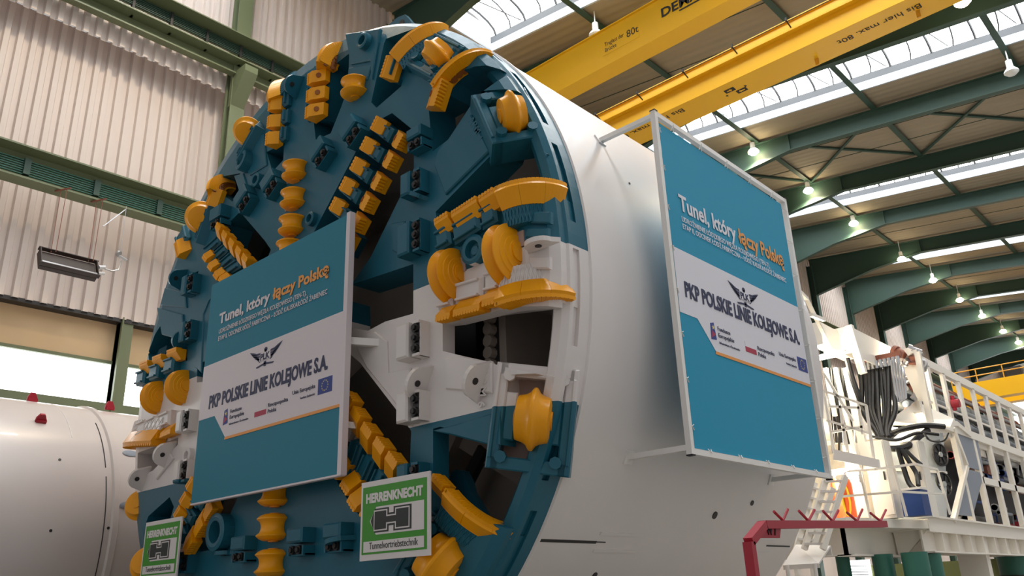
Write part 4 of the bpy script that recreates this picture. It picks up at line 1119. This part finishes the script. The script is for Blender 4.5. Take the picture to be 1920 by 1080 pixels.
# cradle under it
mb = MB(); mb.bb((CX2 - 3, -10, -HZ), (CX2 + 3, -9, -HZ + 1.1)).bb((CX2 - 3, 4, -HZ), (CX2 + 3, 5, -HZ + 1.1)); 
t9 = thing('shield_cradle', (CX2, 0, -HZ), 'steel cradle blocks below the smaller white shield tube', 'cradle')
mb.build('cradle_block', 'roof_green', t9)
t9 = thing('machine_cradle', (0, 3, -HZ), 'low steel cradle beneath the big machine shield', 'cradle')
mb = MB()
for y in (.8, 3.8, 6.6):
    mb.prism([(-4.2, -HZ), (4.2, -HZ), (4.2, -5.02), (3.2, -5.70), (1.8, -6.30), (0, -6.55), (-1.8, -6.30), (-3.2, -5.70), (-4.2, -5.02)], -y - .3, -y + .3, FM)
    mb.build('saddle', 'roof_green', t9); mb = MB()
mb.bm.free()

# ================================================================== RED RACK
xr = 9.6
def RX(px, py): return onX(px, py, xr)
t = thing('pipe_rack', RX(1410, 1079), 'dark red painted rack post with a long arm carrying V shaped hooks', 'rack')
mb = MB(); P = [RX(1412, 1082), RX(1404, 1016), RX(1430, 984), RX(1657, 983)]; P[0] = Vector((xr, P[1].y + .02, -HZ))
for a, b_ in zip(P[:-1], P[1:]): mb.bar(a, b_, .07, .085, hint=Vector((1, 0, 0)))
mb.build('frame_tube', 'red', t)
G_ = [RX(1435, 987), RX(1463, 987), RX(1461, 1009), RX(1420, 1009)]
M = frame((xr, 0, 0), (0, 1, 0), (0, 0, 1)); mb = MB(); mb.prism([(p.y, p.z) for p in G_], -.008, .008, M); mb.build('gusset', 'red', t)
text('W 7', frame((xr + .012, RX(1436, 1000).y, RX(1436, 1003).z), (0, 1, 0), (0, 0, 1)), .13, 'black_print', t, width=abs(RX(1455, 1000).y - RX(1437, 1000).y))
for (a, b_, c) in (((1451,959),(1468,976),(1477,955)), ((1498,958),(1516,977),(1527,956)), ((1543,958),(1561,977),(1572,957)), ((1588,961),(1607,977),(1617,955)), ((1632,962),(1651,977),(1661,956))):
    mb = MB(); mb.tube([RX(*a), RX(*b_), RX(*c)], .014, 6); mb.build('hook', 'red', t)

# ================================================================== TRAILING GANTRY BEHIND THE SHIELD
XS = 4.5
gt = thing('backup_gantry', (0, 30, -HZ), 'white two-deck trailing gantry with pipes, hoses and railings behind the shield', 'gantry')
def SX(px, py, x=XS): return onX(px, py, x)
def GY(px, py, y=17.5): return onY(px, py, y)
def bars(name, segs, w, h, material='gantry_white', hint=Vector((0, 0, 1)), parent=None):
    mb = MB()
    for a, b_ in segs: mb.bar(a, b_, w, h, hint=hint)
    return mb.build(name, material, parent or gt)
# decks
zt_ = 2.95; zm = .55; zd = -2.75
ya = 19.2; yb_ = 62
MB().bb((-4.3, ya, zd - .30), (XS, yb_, zd)).build('lower_deck', 'gantry_white', gt)
MB().bb((-4.3, ya + 2.5, zm - .25), (XS - .1, yb_, zm - .05)).build('upper_deck', 'gantry_white', gt)
mb = MB(); mb.prism([(-4.2, ya), (-4.2, 15.2), (3.6, 15.2), (XS, ya)], zd - .28, zd - .02, frame((0, 0, 0), (1, 0, 0), (0, 1, 0))); mb.build('front_deck', 'gantry_white', gt)
# edge beam of the lower deck with stiffener pockets
mb = MB(); mb.bb((XS - .06, ya, zd - .36), (XS + .02, yb_, zd + .12)); mb.bb((XS - .25, ya, zd + .06), (XS + .12, yb_, zd + .12)); mb.bb((XS - .3, ya, zd - .95), (XS - .25, yb_, zd - .3)); mb.bb((XS - .4, ya, zd - .98), (XS + .05, yb_, zd - .93)); mb.build('edge_beam', 'gantry_white', gt)
for i in range(22):
    y = ya + 1.2 + i * 1.5; MB().bb((XS - .26, y - .04, zd - .93), (XS, y + .04, zd - .36)).build('web_stiffener', 'gantry_white', gt)
# keel girders below
mb = MB(); mb.bb((-2.8, 15.6, zd - 1.0), (3.3, 15.7, zd - .28)); mb.bb((-2.8, 15.6, zd - 1.03), (3.4, 16.1, zd - 1.0)); mb.bb((3.2, 15.6, zd - 1.0), (3.3, 22.0, zd - .28)); mb.bb((3.0, 15.6, zd - 1.05), (3.5, 22.0, zd - 1.0)); mb.build('keel_girder', 'gantry_white', gt)
for q in ((1567, 994), (1620, 1013), (1725, 1001), (1717, 1011)):
    pass
for x, z in ((.6, -3.35), (2.2, -3.5)): MB().cyl((x, 15.55, z), (x, 15.62, z), .09, 12).build('keel_hole', 'dark', gt)
mb = MB(); mb.prism([(3.35, 0), (4.4, .0), (3.4, -.9)], 19.4, 19.5, Matrix(((1, 0, 0, 0), (0, 0, 1, 0), (0, 1, 0, zd - .3), (0, 0, 0, 1)))); mb.build('side_bracket', 'gantry_white', gt)
mb = MB(); P = SX(1800, 1010, 3.6); mb.bb((3.4, P.y - .1, zd - 2.2), (4.3, P.y, zd - .4)); mb.bb((4.3, P.y - .1, zd - 2.0), (4.36, P.y + .35, zd - .5)); mb.build('side_bracket', 'gantry_white', gt)
# green support legs on the floor
for i, (px, y, r) in enumerate(((1655, 17.3, .30), (1716, 17.2, .36), (1742, 19.6, .36), (1900, 31, .6), (1580, 16.8, .2))):
    P = GY(px, 1050, y)
    mb = MB(); mb.cyl((P.x, y, -HZ), (P.x, y, zd - 1.0 if i != 3 else zd - .95), r, 24); o_ = mb.build('support_leg', 'leg_green', gt)
    mb = MB(); mb.lathe([(r + .0, 0), (r + .1, 0), (r + .1, .12), (r, .12)], frame((P.x, y, -4.55), (1, 0, 0), (0, 1, 0)), 24); mb.build('leg_collar', 'dark', o_)
# upper side truss: chords, slanted posts, pipes
top = lambda y: 3.02
mb = MB(); mb.bb((XS - .14, 20.6, 2.72), (XS + .02, yb_, 3.02)); mb.build('top_chord', 'gantry_white', gt)
mb = MB(); mb.bb((XS - .14, 20.9, .50), (XS + .04, yb_, .80)); mb.build('middle_chord', 'gantry_white', gt)
y = 20.8; i = 0
while y < 56:
    mb = MB(); mb.bb((XS - .10, y, .75), (XS + .02, y + .30, 2.75)); mb.build('truss_post', 'gantry_white', gt)
    mb = MB(); mb.bb((XS - .08, y + .3, 1.35), (XS - .03, y + 1.75, 1.42)); mb.build('truss_rail', 'gantry_white', gt)
    y += 1.75 if y < 24 else 1.9; i += 1
for i, (x, z, r, m_) in enumerate(((3.9, 2.45, .13, 'oxide'), (3.8, 2.05, .17, 'galv'), (4.1, 1.72, .12, 'galv'), (3.7, 1.38, .20, 'galv'), (4.15, 1.12, .12, 'panel_grey'), (3.3, 2.3, .2, 'galv'), (3.2, 1.6, .24, 'galv'), (4.15, .92, .10, 'oxide'), (4.2, 2.22, .05, 'steel'))):
    mb = MB(); mb.cyl((x, 20.2 + (i % 3) * .4, z), (x, yb_, z), r, 14)
    k = 21.0 + (i % 4) * .7
    while k < 46: mb.cyl((x, k, z), (x, k + .12, z), r * 1.35, 14); k += 3.2 + (i % 3) * .6
    mb.build('service_pipe', m_, gt)
mb = MB(); mb.bb((-4.0, 21.2, 2.6), (-.5, 55, 2.75)); mb.build('top_cover', 'gantry_white', gt)
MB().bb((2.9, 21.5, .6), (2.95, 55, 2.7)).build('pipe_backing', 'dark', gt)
# red valve on the truss
P = SX(1783, 758); mb = MB(); mb.cyl(P, P + Vector((.3, 0, 0)), .16, 12); mb.cyl(P + Vector((.1, 0, -.25)), P + Vector((.1, 0, .3)), .07, 8); mb.build('valve', 'red', gt)
# lower side: open bays with equipment, posts, mid beam
mb = MB(); mb.bb((XS - .12, 26.6, -1.15), (XS + .02, yb_, -.90)); mb.build('middle_beam', 'gantry_white', gt)
for y in (24.3, 26.6, 28.9, 31.4, 34.2, 37.2, 40.4, 44):
    MB().bb((XS - .16, y - .14, zd + .1), (XS + .02, y + .14, .52)).build('side_post', 'gantry_white', gt)
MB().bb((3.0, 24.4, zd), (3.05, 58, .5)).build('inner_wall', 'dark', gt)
random.seed(3)
for i in range(70):
    y = random.uniform(24.6, 44); z = random.choice((-2.5, -2.1, -1.7, -.7, -.35, 0.0, .2)) + random.uniform(-.08, .08); L = random.uniform(.8, 2.6); r = random.uniform(.05, .17)
    m_ = random.choice(('galv', 'oxide', 'oxide', 'steel', 'rubber', 'panel_grey', 'red', 'chrome', 'blue'))
    x = random.uniform(3.5, 4.2); mb = MB()
    if random.random() < .7:
        mb.cyl((x, y, z), (x, y + L, z), r, 12); mb.cyl((x, y, z), (x, y + .1, z), r * 1.3, 12); mb.tube([(x, y + L, z), (x, y + L + .15, z - .05), (x - .05, y + L + .2, z - .4)], r * .5, 8)
        mb.build('hydraulic_pipe', m_, gt)
    else:
        mb.box((x, y + L / 4, z), (.4, L / 2, .3)); mb.box((x + .1, y + L / 4, z + .18), (.2, L / 4, .1)); mb.build('valve_block', m_, gt)
# grey panels at the corner (side) and galvanised front panel with two fans
P1, P2, P3, P4 = SX(1791, 802), SX(1829, 815), SX(1836, 885), SX(1812, 872)
def quad(name, pts, material, th=.04):
    mb = MB(); n_ = (pts[1] - pts[0]).cross(pts[2] - pts[0]).normalized(); v = [tuple(p + n_ * s_) for s_ in (0, th) for p in pts]
    k = len(pts); f = [tuple(range(k)), tuple(range(k, 2 * k))] + [(i, (i + 1) % k, k + (i + 1) % k, k + i) for i in range(k)]
    mb.raw(v, f); return mb.build(name, material, gt)
quad('corner_panel', [SX(1791, 802), SX(1831, 816), SX(1845, 884), SX(1812, 875)], 'panel_grey')
quad('corner_panel', [SX(1812, 879), SX(1845, 888), SX(1824, 968), SX(1790, 965)], 'panel_grey')
c1, c2 = Vector((3.55, 19.6, 0)), Vector((4.45, 22.4, 0))
quad('fan_panel', [c1 + Vector((0, 0, .35)), c2 + Vector((0, .6, .35)), c2 + Vector((0, 0, -1.05)), c1 + Vector((0, 0, -1.05))], 'galv')
quad('fan_panel', [c1 + Vector((0, 0, -1.12)), c2 + Vector((0, 0, -1.12)), c2 + Vector((0, -1.0, zd + .1)), c1 + Vector((0, 0, zd + .1))], 'galv')
fd = (c2 - c1).normalized(); fn = Vector((fd.y, -fd.x, 0))
for q, r in (((1759, 853), .40), ((1766, 908), .40)):
    d = ray(*q); tt = (c1 - CP).dot(fn) / d.dot(fn); Pf = CP + d * tt + fn * .05
    M = frame(Pf, fd, (0, 0, 1)); M = M if (M.to_3x3() @ Vector((0, 0, 1))).dot(fn) > 0 else M @ Matrix.Rotation(PI, 4, 'Y')
    mb = MB(); mb.lathe([(r, 0), (r, .06), (r * .88, .07), (r * .84, .02), (.001, .02)], M, 28, smooth=False); o = mb.build('fan', 'rubber', gt)
    mb = MB(); mb.lathe([(.09, .02), (.09, .07), (.001, .07)], M, 14, smooth=False); mb.build('fan_hub', 'galv', o)
    for i in range(7):
        a = 2 * PI * i / 7; mb = MB(); mb.prism([(.09 * math.cos(a), .09 * math.sin(a)), (r * .82 * math.cos(a - .2), r * .82 * math.sin(a - .2)), (r * .82 * math.cos(a + .25), r * .82 * math.sin(a + .25))], .03, .045, M); mb.build('fan_blade', 'dark', o)
bars('corner_frame', [(SX(1786, 803), SX(1812, 874)), (SX(1812, 874), SX(1787, 978))], .16, .16)
bars('corner_frame', [(c1 + Vector((.05, -.05, .5)), c1 + Vector((.05, -.05, zd))), ], .10, .10)
bars('corner_frame', [(c1 + Vector((0, 0, -1.08)), c2 + Vector((0, 0, -1.08)))], .08, .08)
bars('corner_frame', [(c1 + Vector((-.3, -.2, .52)), SX(1790, 795)), (SX(1790, 795), Vector((XS, 26, .6)))], .22, .18)
# inner lit room: back walls and ceilings, fluorescent lights
MB().bb((-3.5, 24.0, zd), (3.0, 24.1, 2.7)).build('cross_wall', 'gantry_white', gt)
MB().bb((-3.5, 16.6, .35), (2.6, 21.0, .45)).build('mid_ceiling', 'gantry_white', gt)
for q, yy, L in (((1696, 783), 20.6, 1.1), ((1688, 672), 21.4, .9), ((1560, 668), 16.8, .8), ((1632, 836), 19.0, .8), ((1588, 885), 17.4, 1.0)):
    P = onY(*q, yy); mb = MB(); mb.cyl((P.x - L / 2, yy, P.z), (P.x + L / 2, yy, P.z), .05, 8); o = mb.build('fluorescent_tube', 'tube_light', gt)
    mb = MB(); mb.bb((P.x - L / 2 - .05, yy - .06, P.z + .06), (P.x + L / 2 + .05, yy + .06, P.z + .12)); mb.build('tube_housing', 'gantry_white', o)
    l = bpy.data.lights.new('work_light', 'POINT'); l.energy = 260; l.color = (1, .90, .68); l.shadow_soft_size = .3
    ob = bpy.data.objects.new('work_light', l); COL.objects.link(ob); ob.location = (P.x, yy - .35, P.z - .25 + HZ)
# front upper structure: white box walls beyond the banner
quad('upper_wall', [GY(1541, 622, 17.6), GY(1592, 611, 17.6), GY(1604, 660, 17.6), GY(1545, 670, 17.6)], 'gantry_white')
A_ = GY(1592, 611, 17.6); quad('upper_wall', [A_, Vector((A_.x, 24, A_.z)), Vector((A_.x, 24, A_.z - 1.0)), Vector((A_.x, 17.6, A_.z - 1.0))], 'gantry_white')
bars('portal_post', [(GY(1592, 611, 17.4), GY(1618, 700, 17.4)), (GY(1588, 690, 17.4), GY(1628, 880, 17.4))], .22, .20)
bars('portal_beam', [(GY(1530, 626, 16.2), GY(1588, 655, 18.6))], .35, .75)
bars('portal_post', [(GY(1566, 690, 17.2), GY(1610, 880, 17.2)), (GY(1548, 690, 17.2), GY(1566, 780, 17.2))], .12, .12)
bars('handrail', [(GY(1500, 548, 13), GY(1512, 560, 13.5)), (GY(1512, 560, 13.5), GY(1556, 650, 16)), (GY(1520, 590, 13.5), GY(1545, 600, 15))], .10, .10)
bars('portal_post', [(GY(1645, 700, 21), GY(1660, 790, 21)), (GY(1700, 655, 20.4), GY(1708, 665, 20.4)), (GY(1720, 660, 20.3), GY(1746, 800, 20.3))], .18, .16)
quad('end_plate', [GY(1680, 665, 20.5), GY(1718, 655, 20.5), GY(1733, 752, 20.5), GY(1722, 752, 20.5)], 'gantry_white')
quad('sloped_roof', [GY(1665, 790, 19.5), GY(1716, 752, 21), GY(1788, 785, 21.5), GY(1782, 800, 19.8)], 'gantry_white')
# front railing with white tubes
rl = [((1545, 733), (1624, 760)), ((1550, 788), (1632, 813)), ((1624, 760), (1640, 872)), ((1545, 733), (1565, 850)), ((1575, 760), (1590, 850)), ((1610, 762), (1618, 815)), ((1560, 810), (1618, 800)), ((1556, 762), (1612, 765)), ((1545, 700), (1600, 790))]
bars('front_railing', [(GY(*a, 15.8), GY(*b_, 15.8)) for a, b_ in rl], .07, .07)
quad('front_platform', [GY(1563, 842, 15.4), GY(1645, 861, 15.4), GY(1648, 878, 15.4), GY(1562, 862, 15.4)], 'white_paint', .15)
# bent lower handrail
bars('deck_railing', [(GY(1588, 884, 16.0), GY(1640, 880, 16)), (GY(1640, 880, 16), GY(1716, 870, 16.2)), (GY(1716, 870, 16.2), GY(1757, 880, 18)), (GY(1577, 931, 16), GY(1690, 922, 16.2)), (GY(1690, 922, 16.2), GY(1768, 926, 18)),
     (GY(1612, 884, 16), GY(1633, 975, 16)), (GY(1676, 875, 16.2), GY(1700, 968, 16.2)), (GY(1757, 880, 18), GY(1782, 965, 18))], .06, .06)
# white electrical cabinets on the lower deck
for i, (px0, px1, nm) in enumerate(((1600, 1632, 'left of the row beside the orange cylinder'), (1640, 1680, 'right of the row beside the blue box'), (1712, 1748, 'next to the round fans'))):
    a = GY(px0, 960, 17.3 if i < 2 else 18.4); b_ = GY(px1, 960, 17.3 if i < 2 else 18.4)
    t9 = thing('electrical_cabinet', ((a.x + b_.x) / 2, 17.8, zd), 'cream electrical cabinet on the gantry deck, ' + nm, 'cabinet', 'cabinets on the gantry deck')
    yy = 17.3 if i < 2 else 18.4
    MB().bb((a.x, yy, zd), (b_.x, yy + .6, zd + 2.3)).build('body', 'gantry_white', t9)
    o = MB().bb((a.x + .03, yy - .03, zd + .1), (b_.x - .03, yy, zd + 2.25)).build('door', 'gantry_white', t9)
    MB().bb((b_.x - .14, yy - .06, zd + 1.1), (b_.x - .10, yy - .03, zd + 1.35)).build('door_handle', 'dark', o)
a = GY(1693, 960, 17.2); b_ = GY(1733, 955, 17.2); zz = GY(1712, 918, 17.2).z
t9 = thing('tool_box', ((a.x + b_.x) / 2, 17.5, zd), 'dark blue box on the lower gantry deck under the black hoses', 'box')
MB().bb((a.x, 17.2, zd), (b_.x, 17.8, zz)).build('body', 'blue', t9); MB().bb((a.x - .02, 17.16, zz), (b_.x + .02, 17.84, zz + .06)).build('lid', 'white_paint', t9)
# orange gas cylinders and yellow hose
for q, yy, nm in (((1595, 955), 16.9, 'tall orange gas cylinder beside the yellow hose'), ((1573, 950), 17.3, 'orange gas cylinder half hidden behind the ladder')):
    P = GY(*q, yy); t9 = thing('gas_cylinder', (P.x, yy, zd), nm, 'gas cylinder', 'orange gas cylinders'); M = frame((P.x, yy, zd), (1, 0, 0), (0, 1, 0))
    mb = MB(); mb.lathe([(.001, 0), (.16, 0), (.16, 1.05), (.12, 1.2), (.05, 1.26), (.05, 1.32), (.001, 1.32)], M, 20); mb.build('bottle', 'orange', t9)
    mb = MB(); mb.cyl((P.x, yy, zd + 1.3), (P.x, yy, zd + 1.42), .03, 8); mb.cyl((P.x - .07, yy, zd + 1.4), (P.x + .07, yy, zd + 1.4), .02, 6); mb.build('valve', 'steel', t9)
pts = []
P = GY(1582, 915, 16.7)
for i in range(60):
    a = i * .55; pts.append((P.x + .10 * math.cos(a) + .0, 16.7 + i * .002, P.z - .35 + .48 * math.sin(a)))
mb = MB(); mb.tube(pts, .022, 6); mb.build('air_hose', 'hose_yellow', label='yellow air hose hanging in a long loop beside the orange cylinder', cat='hose')
# ladders
def ladder(a0, a1, b0, b1, y0, y1, n, nm):
    A0, A1, B0_, B1_ = onY(*a0, y0), onY(*a1, y1), onY(*b0, y0), onY(*b1, y1)
    t9 = thing('ladder', A1, nm, 'ladder', 'white ladders')
    bars('stile', [(A0, A1)], .09, .13, parent=t9); bars('stile', [(B0_, B1_)], .09, .13, parent=t9)
    for i in range(n):
        f_ = (i + .5) / n; bars('rung', [(A0.lerp(A1, f_), B0_.lerp(B1_, f_))], .16, .05, material='white_paint', parent=t9)
    return t9
ladder((1550, 893), (1508, 1030), (1585, 893), (1543, 1030), 11.2, 10.4, 7, 'white ladder leading down from under the side banner to the small platform')
LB = ladder((1528, 905), (1490, 1040), (1562, 915), (1520, 1040), 12.6, 12.0, 7, 'white ladder standing behind the front ladder, against the shield end')
t9 = thing('step_platform', GY(1500, 1055, 10.5), 'small white sheet step platform at the foot of the ladders', 'platform')
q4 = [onY(1492, 1021, 11), onY(1557, 1023, 11), onY(1535, 1056, 10.2), onY(1468, 1060, 10.2)]
P = onY(1490, 1040, 12.0); P2_ = onY(1520, 1040, 12.0)
for p_ in (P, P2_): bars('stile', [(p_, Vector((p_.x, p_.y, -HZ)))], .09, .13, parent=LB)
def quad2(pts, th, material, parent, name):
    n_ = (pts[1] - pts[0]).cross(pts[2] - pts[0]).normalized(); v = [tuple(p + n_ * s_) for s_ in (0, th) for p in pts]; mb = MB()
    mb.raw(v, [(0, 1, 2, 3), (4, 5, 6, 7)] + [(i, (i + 1) % 4, 4 + (i + 1) % 4, 4 + i) for i in range(4)]); return mb.build(name, material, parent)
quad2(q4, .04, 'white_paint', t9, 'sheet'); quad2([q4[0], q4[1], q4[1] + Vector((0, 0, -.22)), q4[0] + Vector((0, 0, -.22))], .03, 'white_paint', t9, 'edge_plate'); quad2([q4[3], q4[2], q4[2] + Vector((0, 0, -.1)), q4[3] + Vector((0, 0, -.1))], .03, 'white_paint', t9, 'edge_plate')
mb = MB(); P = q4[3]; mb.cyl((P.x + .1, P.y, -HZ), (P.x + .1, P.y, P.z), .05, 8); P = q4[2]; mb.cyl((P.x - .1, P.y, -HZ), (P.x - .1, P.y, P.z), .05, 8); mb.build('post', 'white_paint', t9)
# hose bundles
def hose(pts, r, material='rubber', y=None):
    P = [onY(*q[:2], q[2]) for q in pts]; out = []
    n = len(P)
    for i in range(n - 1):
        p0, p1, p2, p3 = P[max(i - 1, 0)], P[i], P[i + 1], P[min(i + 2, n - 1)]
        for k in range(5):
            s_ = k / 5; out.append(.5 * ((2 * p1) + (p2 - p0) * s_ + (2 * p0 - 5 * p1 + 4 * p2 - p3) * s_ ** 2 + (3 * p1 - p0 - 3 * p2 + p3) * s_ ** 3))
    out.append(P[-1]); mb = MB(); mb.tube(out, r, 8); return mb.build('hose', material, gt)
random.seed(11)
for i in range(9):
    x = 1614 + i * 7.4; d_ = random.uniform(-4, 4)
    hose([(x, 690 - i * .8, 19.6), (x + 2 + d_ * .4, 730, 19.3), (x + 4 + d_, 770, 19.0), (1640 + i * 3.2, 806 + d_ * .6, 18.6), (1650 + i * 2.2, 820, 18.4), (1664 + i * 2, 812 - abs(d_), 18.9)], random.choice((.055, .07, .085)))
for i in range(5): hose([(1672 + i * 5, 676 + i * 3, 19.3), (1676 + i * 5, 715, 19.2), (1684 + i * 3.5, 755 - i * 2, 19.2)], .05, 'chrome')
for pts, r in (([(1588, 672, 17), (1598, 710, 17), (1612, 748, 17), (1622, 768, 17.2)], .09), ([(1655, 820, 18.6), (1690, 806, 18.6), (1730, 798, 19), (1770, 800, 19.6)], .09),
               ([(1640, 832, 18.2), (1665, 841, 18.1), (1700, 838, 18.3), (1722, 820, 18.8), (1740, 806, 19.2)], .10), ([(1630, 818, 18), (1680, 825, 18.2), (1720, 812, 18.6), (1760, 815, 19)], .05),
               ([(1683, 840, 18), (1692, 870, 18), (1704, 905, 17.9), (1716, 918, 17.8)], .08), ([(1690, 842, 18), (1706, 868, 18), (1718, 888, 18), (1722, 910, 17.8)], .07), ([(1697, 843, 18.2), (1712, 858, 18.2), (1728, 872, 18.2)], .06),
               ([(1738, 822, 18.6), (1752, 828, 18.6), (1770, 826, 18.8), (1778, 812, 19)], .03), ([(1732, 812, 18.6), (1745, 826, 18.6), (1762, 826, 18.8)], .03)):
    hose(pts, r)
for i in range(9): x = 1548 + i * 5; hose([(x, 690, 17.6), (x + 5, 740, 17.6), (x + 9 + (i % 3) * 3, 790, 17.7), (x + 16, 850 - (i % 2) * 20, 17.8)], .05 if i % 3 else .07, 'rubber' if i % 4 else 'chrome')
mb = MB(); a = onY(1612, 680, 19.6); b_ = onY(1690, 664, 19.6); mb.bar(a, b_, .16, .22); mb.build('hose_manifold', 'oxide', gt)
for i in range(9):
    P = onY(1618 + i * 8, 681 - i * 1.6, 19.45); mb = MB(); mb.cyl(P, P + Vector((0, -.02, -.28)), .065, 8); mb.build('hose_coupling', 'chrome', gt)
# shiny couplings in the upper pipe bay
random.seed(5)
for i in range(26):
    q = (random.uniform(1664, 1728), random.uniform(650, 742)); P = onY(*q, random.uniform(20.4, 21.4)); r = random.uniform(.07, .17); d = Vector((random.uniform(-.4, .4), random.uniform(-.2, .4), random.uniform(-.3, .3)))
    mb = MB(); mb.cyl(P, P + d, r, 12); mb.cyl(P, P + d * .3, r * 1.4, 12); mb.build('pipe_coupling', random.choice(('chrome', 'galv', 'steel', 'oxide')), gt)

# far yellow crane in the background
t = thing('distant_crane', (2, 62, 3.2), 'yellow overhead crane far behind the gantry at the right edge', 'crane')
A_ = onY(1855, 710, 75); zc = A_.z
mb = MB(); mb.bb((-8, 75, zc - 1.7), (22, 76.2, zc - .1)); mb.build('girder', 'crane_yellow', t)
mb = MB(); mb.bb((-8, 78.5, zc - 1.7), (22, 79.7, zc - .2)); mb.build('girder', 'crane_yellow', t)
mb = MB()
for i in range(14): mb.cyl((-8 + i * 2.2, 75.1, zc - .1), (-8 + i * 2.2, 75.1, zc + 1.1), .05, 5)
for z in (.5, 1.1): mb.cyl((-8, 75.1, zc + z), (22, 75.1, zc + z), .05, 5)
mb.build('walkway_railing', 'crane_trim', t)
mb = MB(); mb.bb((-4, 75.4, zc - .1), (-2.2, 76.1, zc + .8)); mb.build('trolley', 'dark', t)
# bright end window beyond the crane
MB().bb((-15.5, YF - .25, 6), (6, YF - .15, 20.8)).build('window_9', 'window_glow', kind='structure', label='bright daylight opening in the far end wall')
# olive wall and bright yard door seen under the gantry
t = thing('partition', (0, 60, -HZ), 'olive green partition wall under the gantry', 'partition')
mb = MB(); mb.bb((-14, 60, -HZ), (10, 60.3, -3.2)); mb.build('panel', 'olive', t)
a = onY(1577, 1052, 59.9); b_ = onY(1635, 1078, 59.9)
MB().bb((a.x, 59.85, b_.z - .2), (b_.x, 59.95, a.z)).build('bright_opening', 'window_glow', t)
mb = MB()
for i in range(4): mb.bar((a.x + .3, 59.8, a.z - .4 - i * .22), (b_.x - .2, 59.8, a.z - .5 - i * .2), .05, .06)
mb.cyl((a.x + .5, 59.7, a.z - .3), (a.x + .5, 59.7, -HZ), .06, 6); mb.build('grille', 'dark', t)
# clutter on the floor under the gantry
random.seed(9)
for i, (px, col_, nm) in enumerate(((1600, 'orange', 'small orange crate on the floor left of the green legs'), (1770, 'orange', 'small orange crate between the green legs and the white bracket'), (1830, 'oxide', 'rust brown crate on the floor right of the white bracket'))):
    P = onY(px, 1050, 26 + i * 2); i = 26 + i * 2 - 24; t = thing('crate', (P.x, 24 + i, -HZ), nm, 'crate')
    mb = MB(); mb.bb((P.x - .7, 24 + i, -HZ), (P.x + .7, 25 + i, -HZ + 2.2)); mb.build('body', col_, t)
    mb = MB()
    for k in range(5): mb.bb((P.x - .72, 23.97 + i, -HZ + .2 + k * .42), (P.x + .72, 24 + i, -HZ + .28 + k * .42))
    mb.build('batten', 'gantry_white', t)
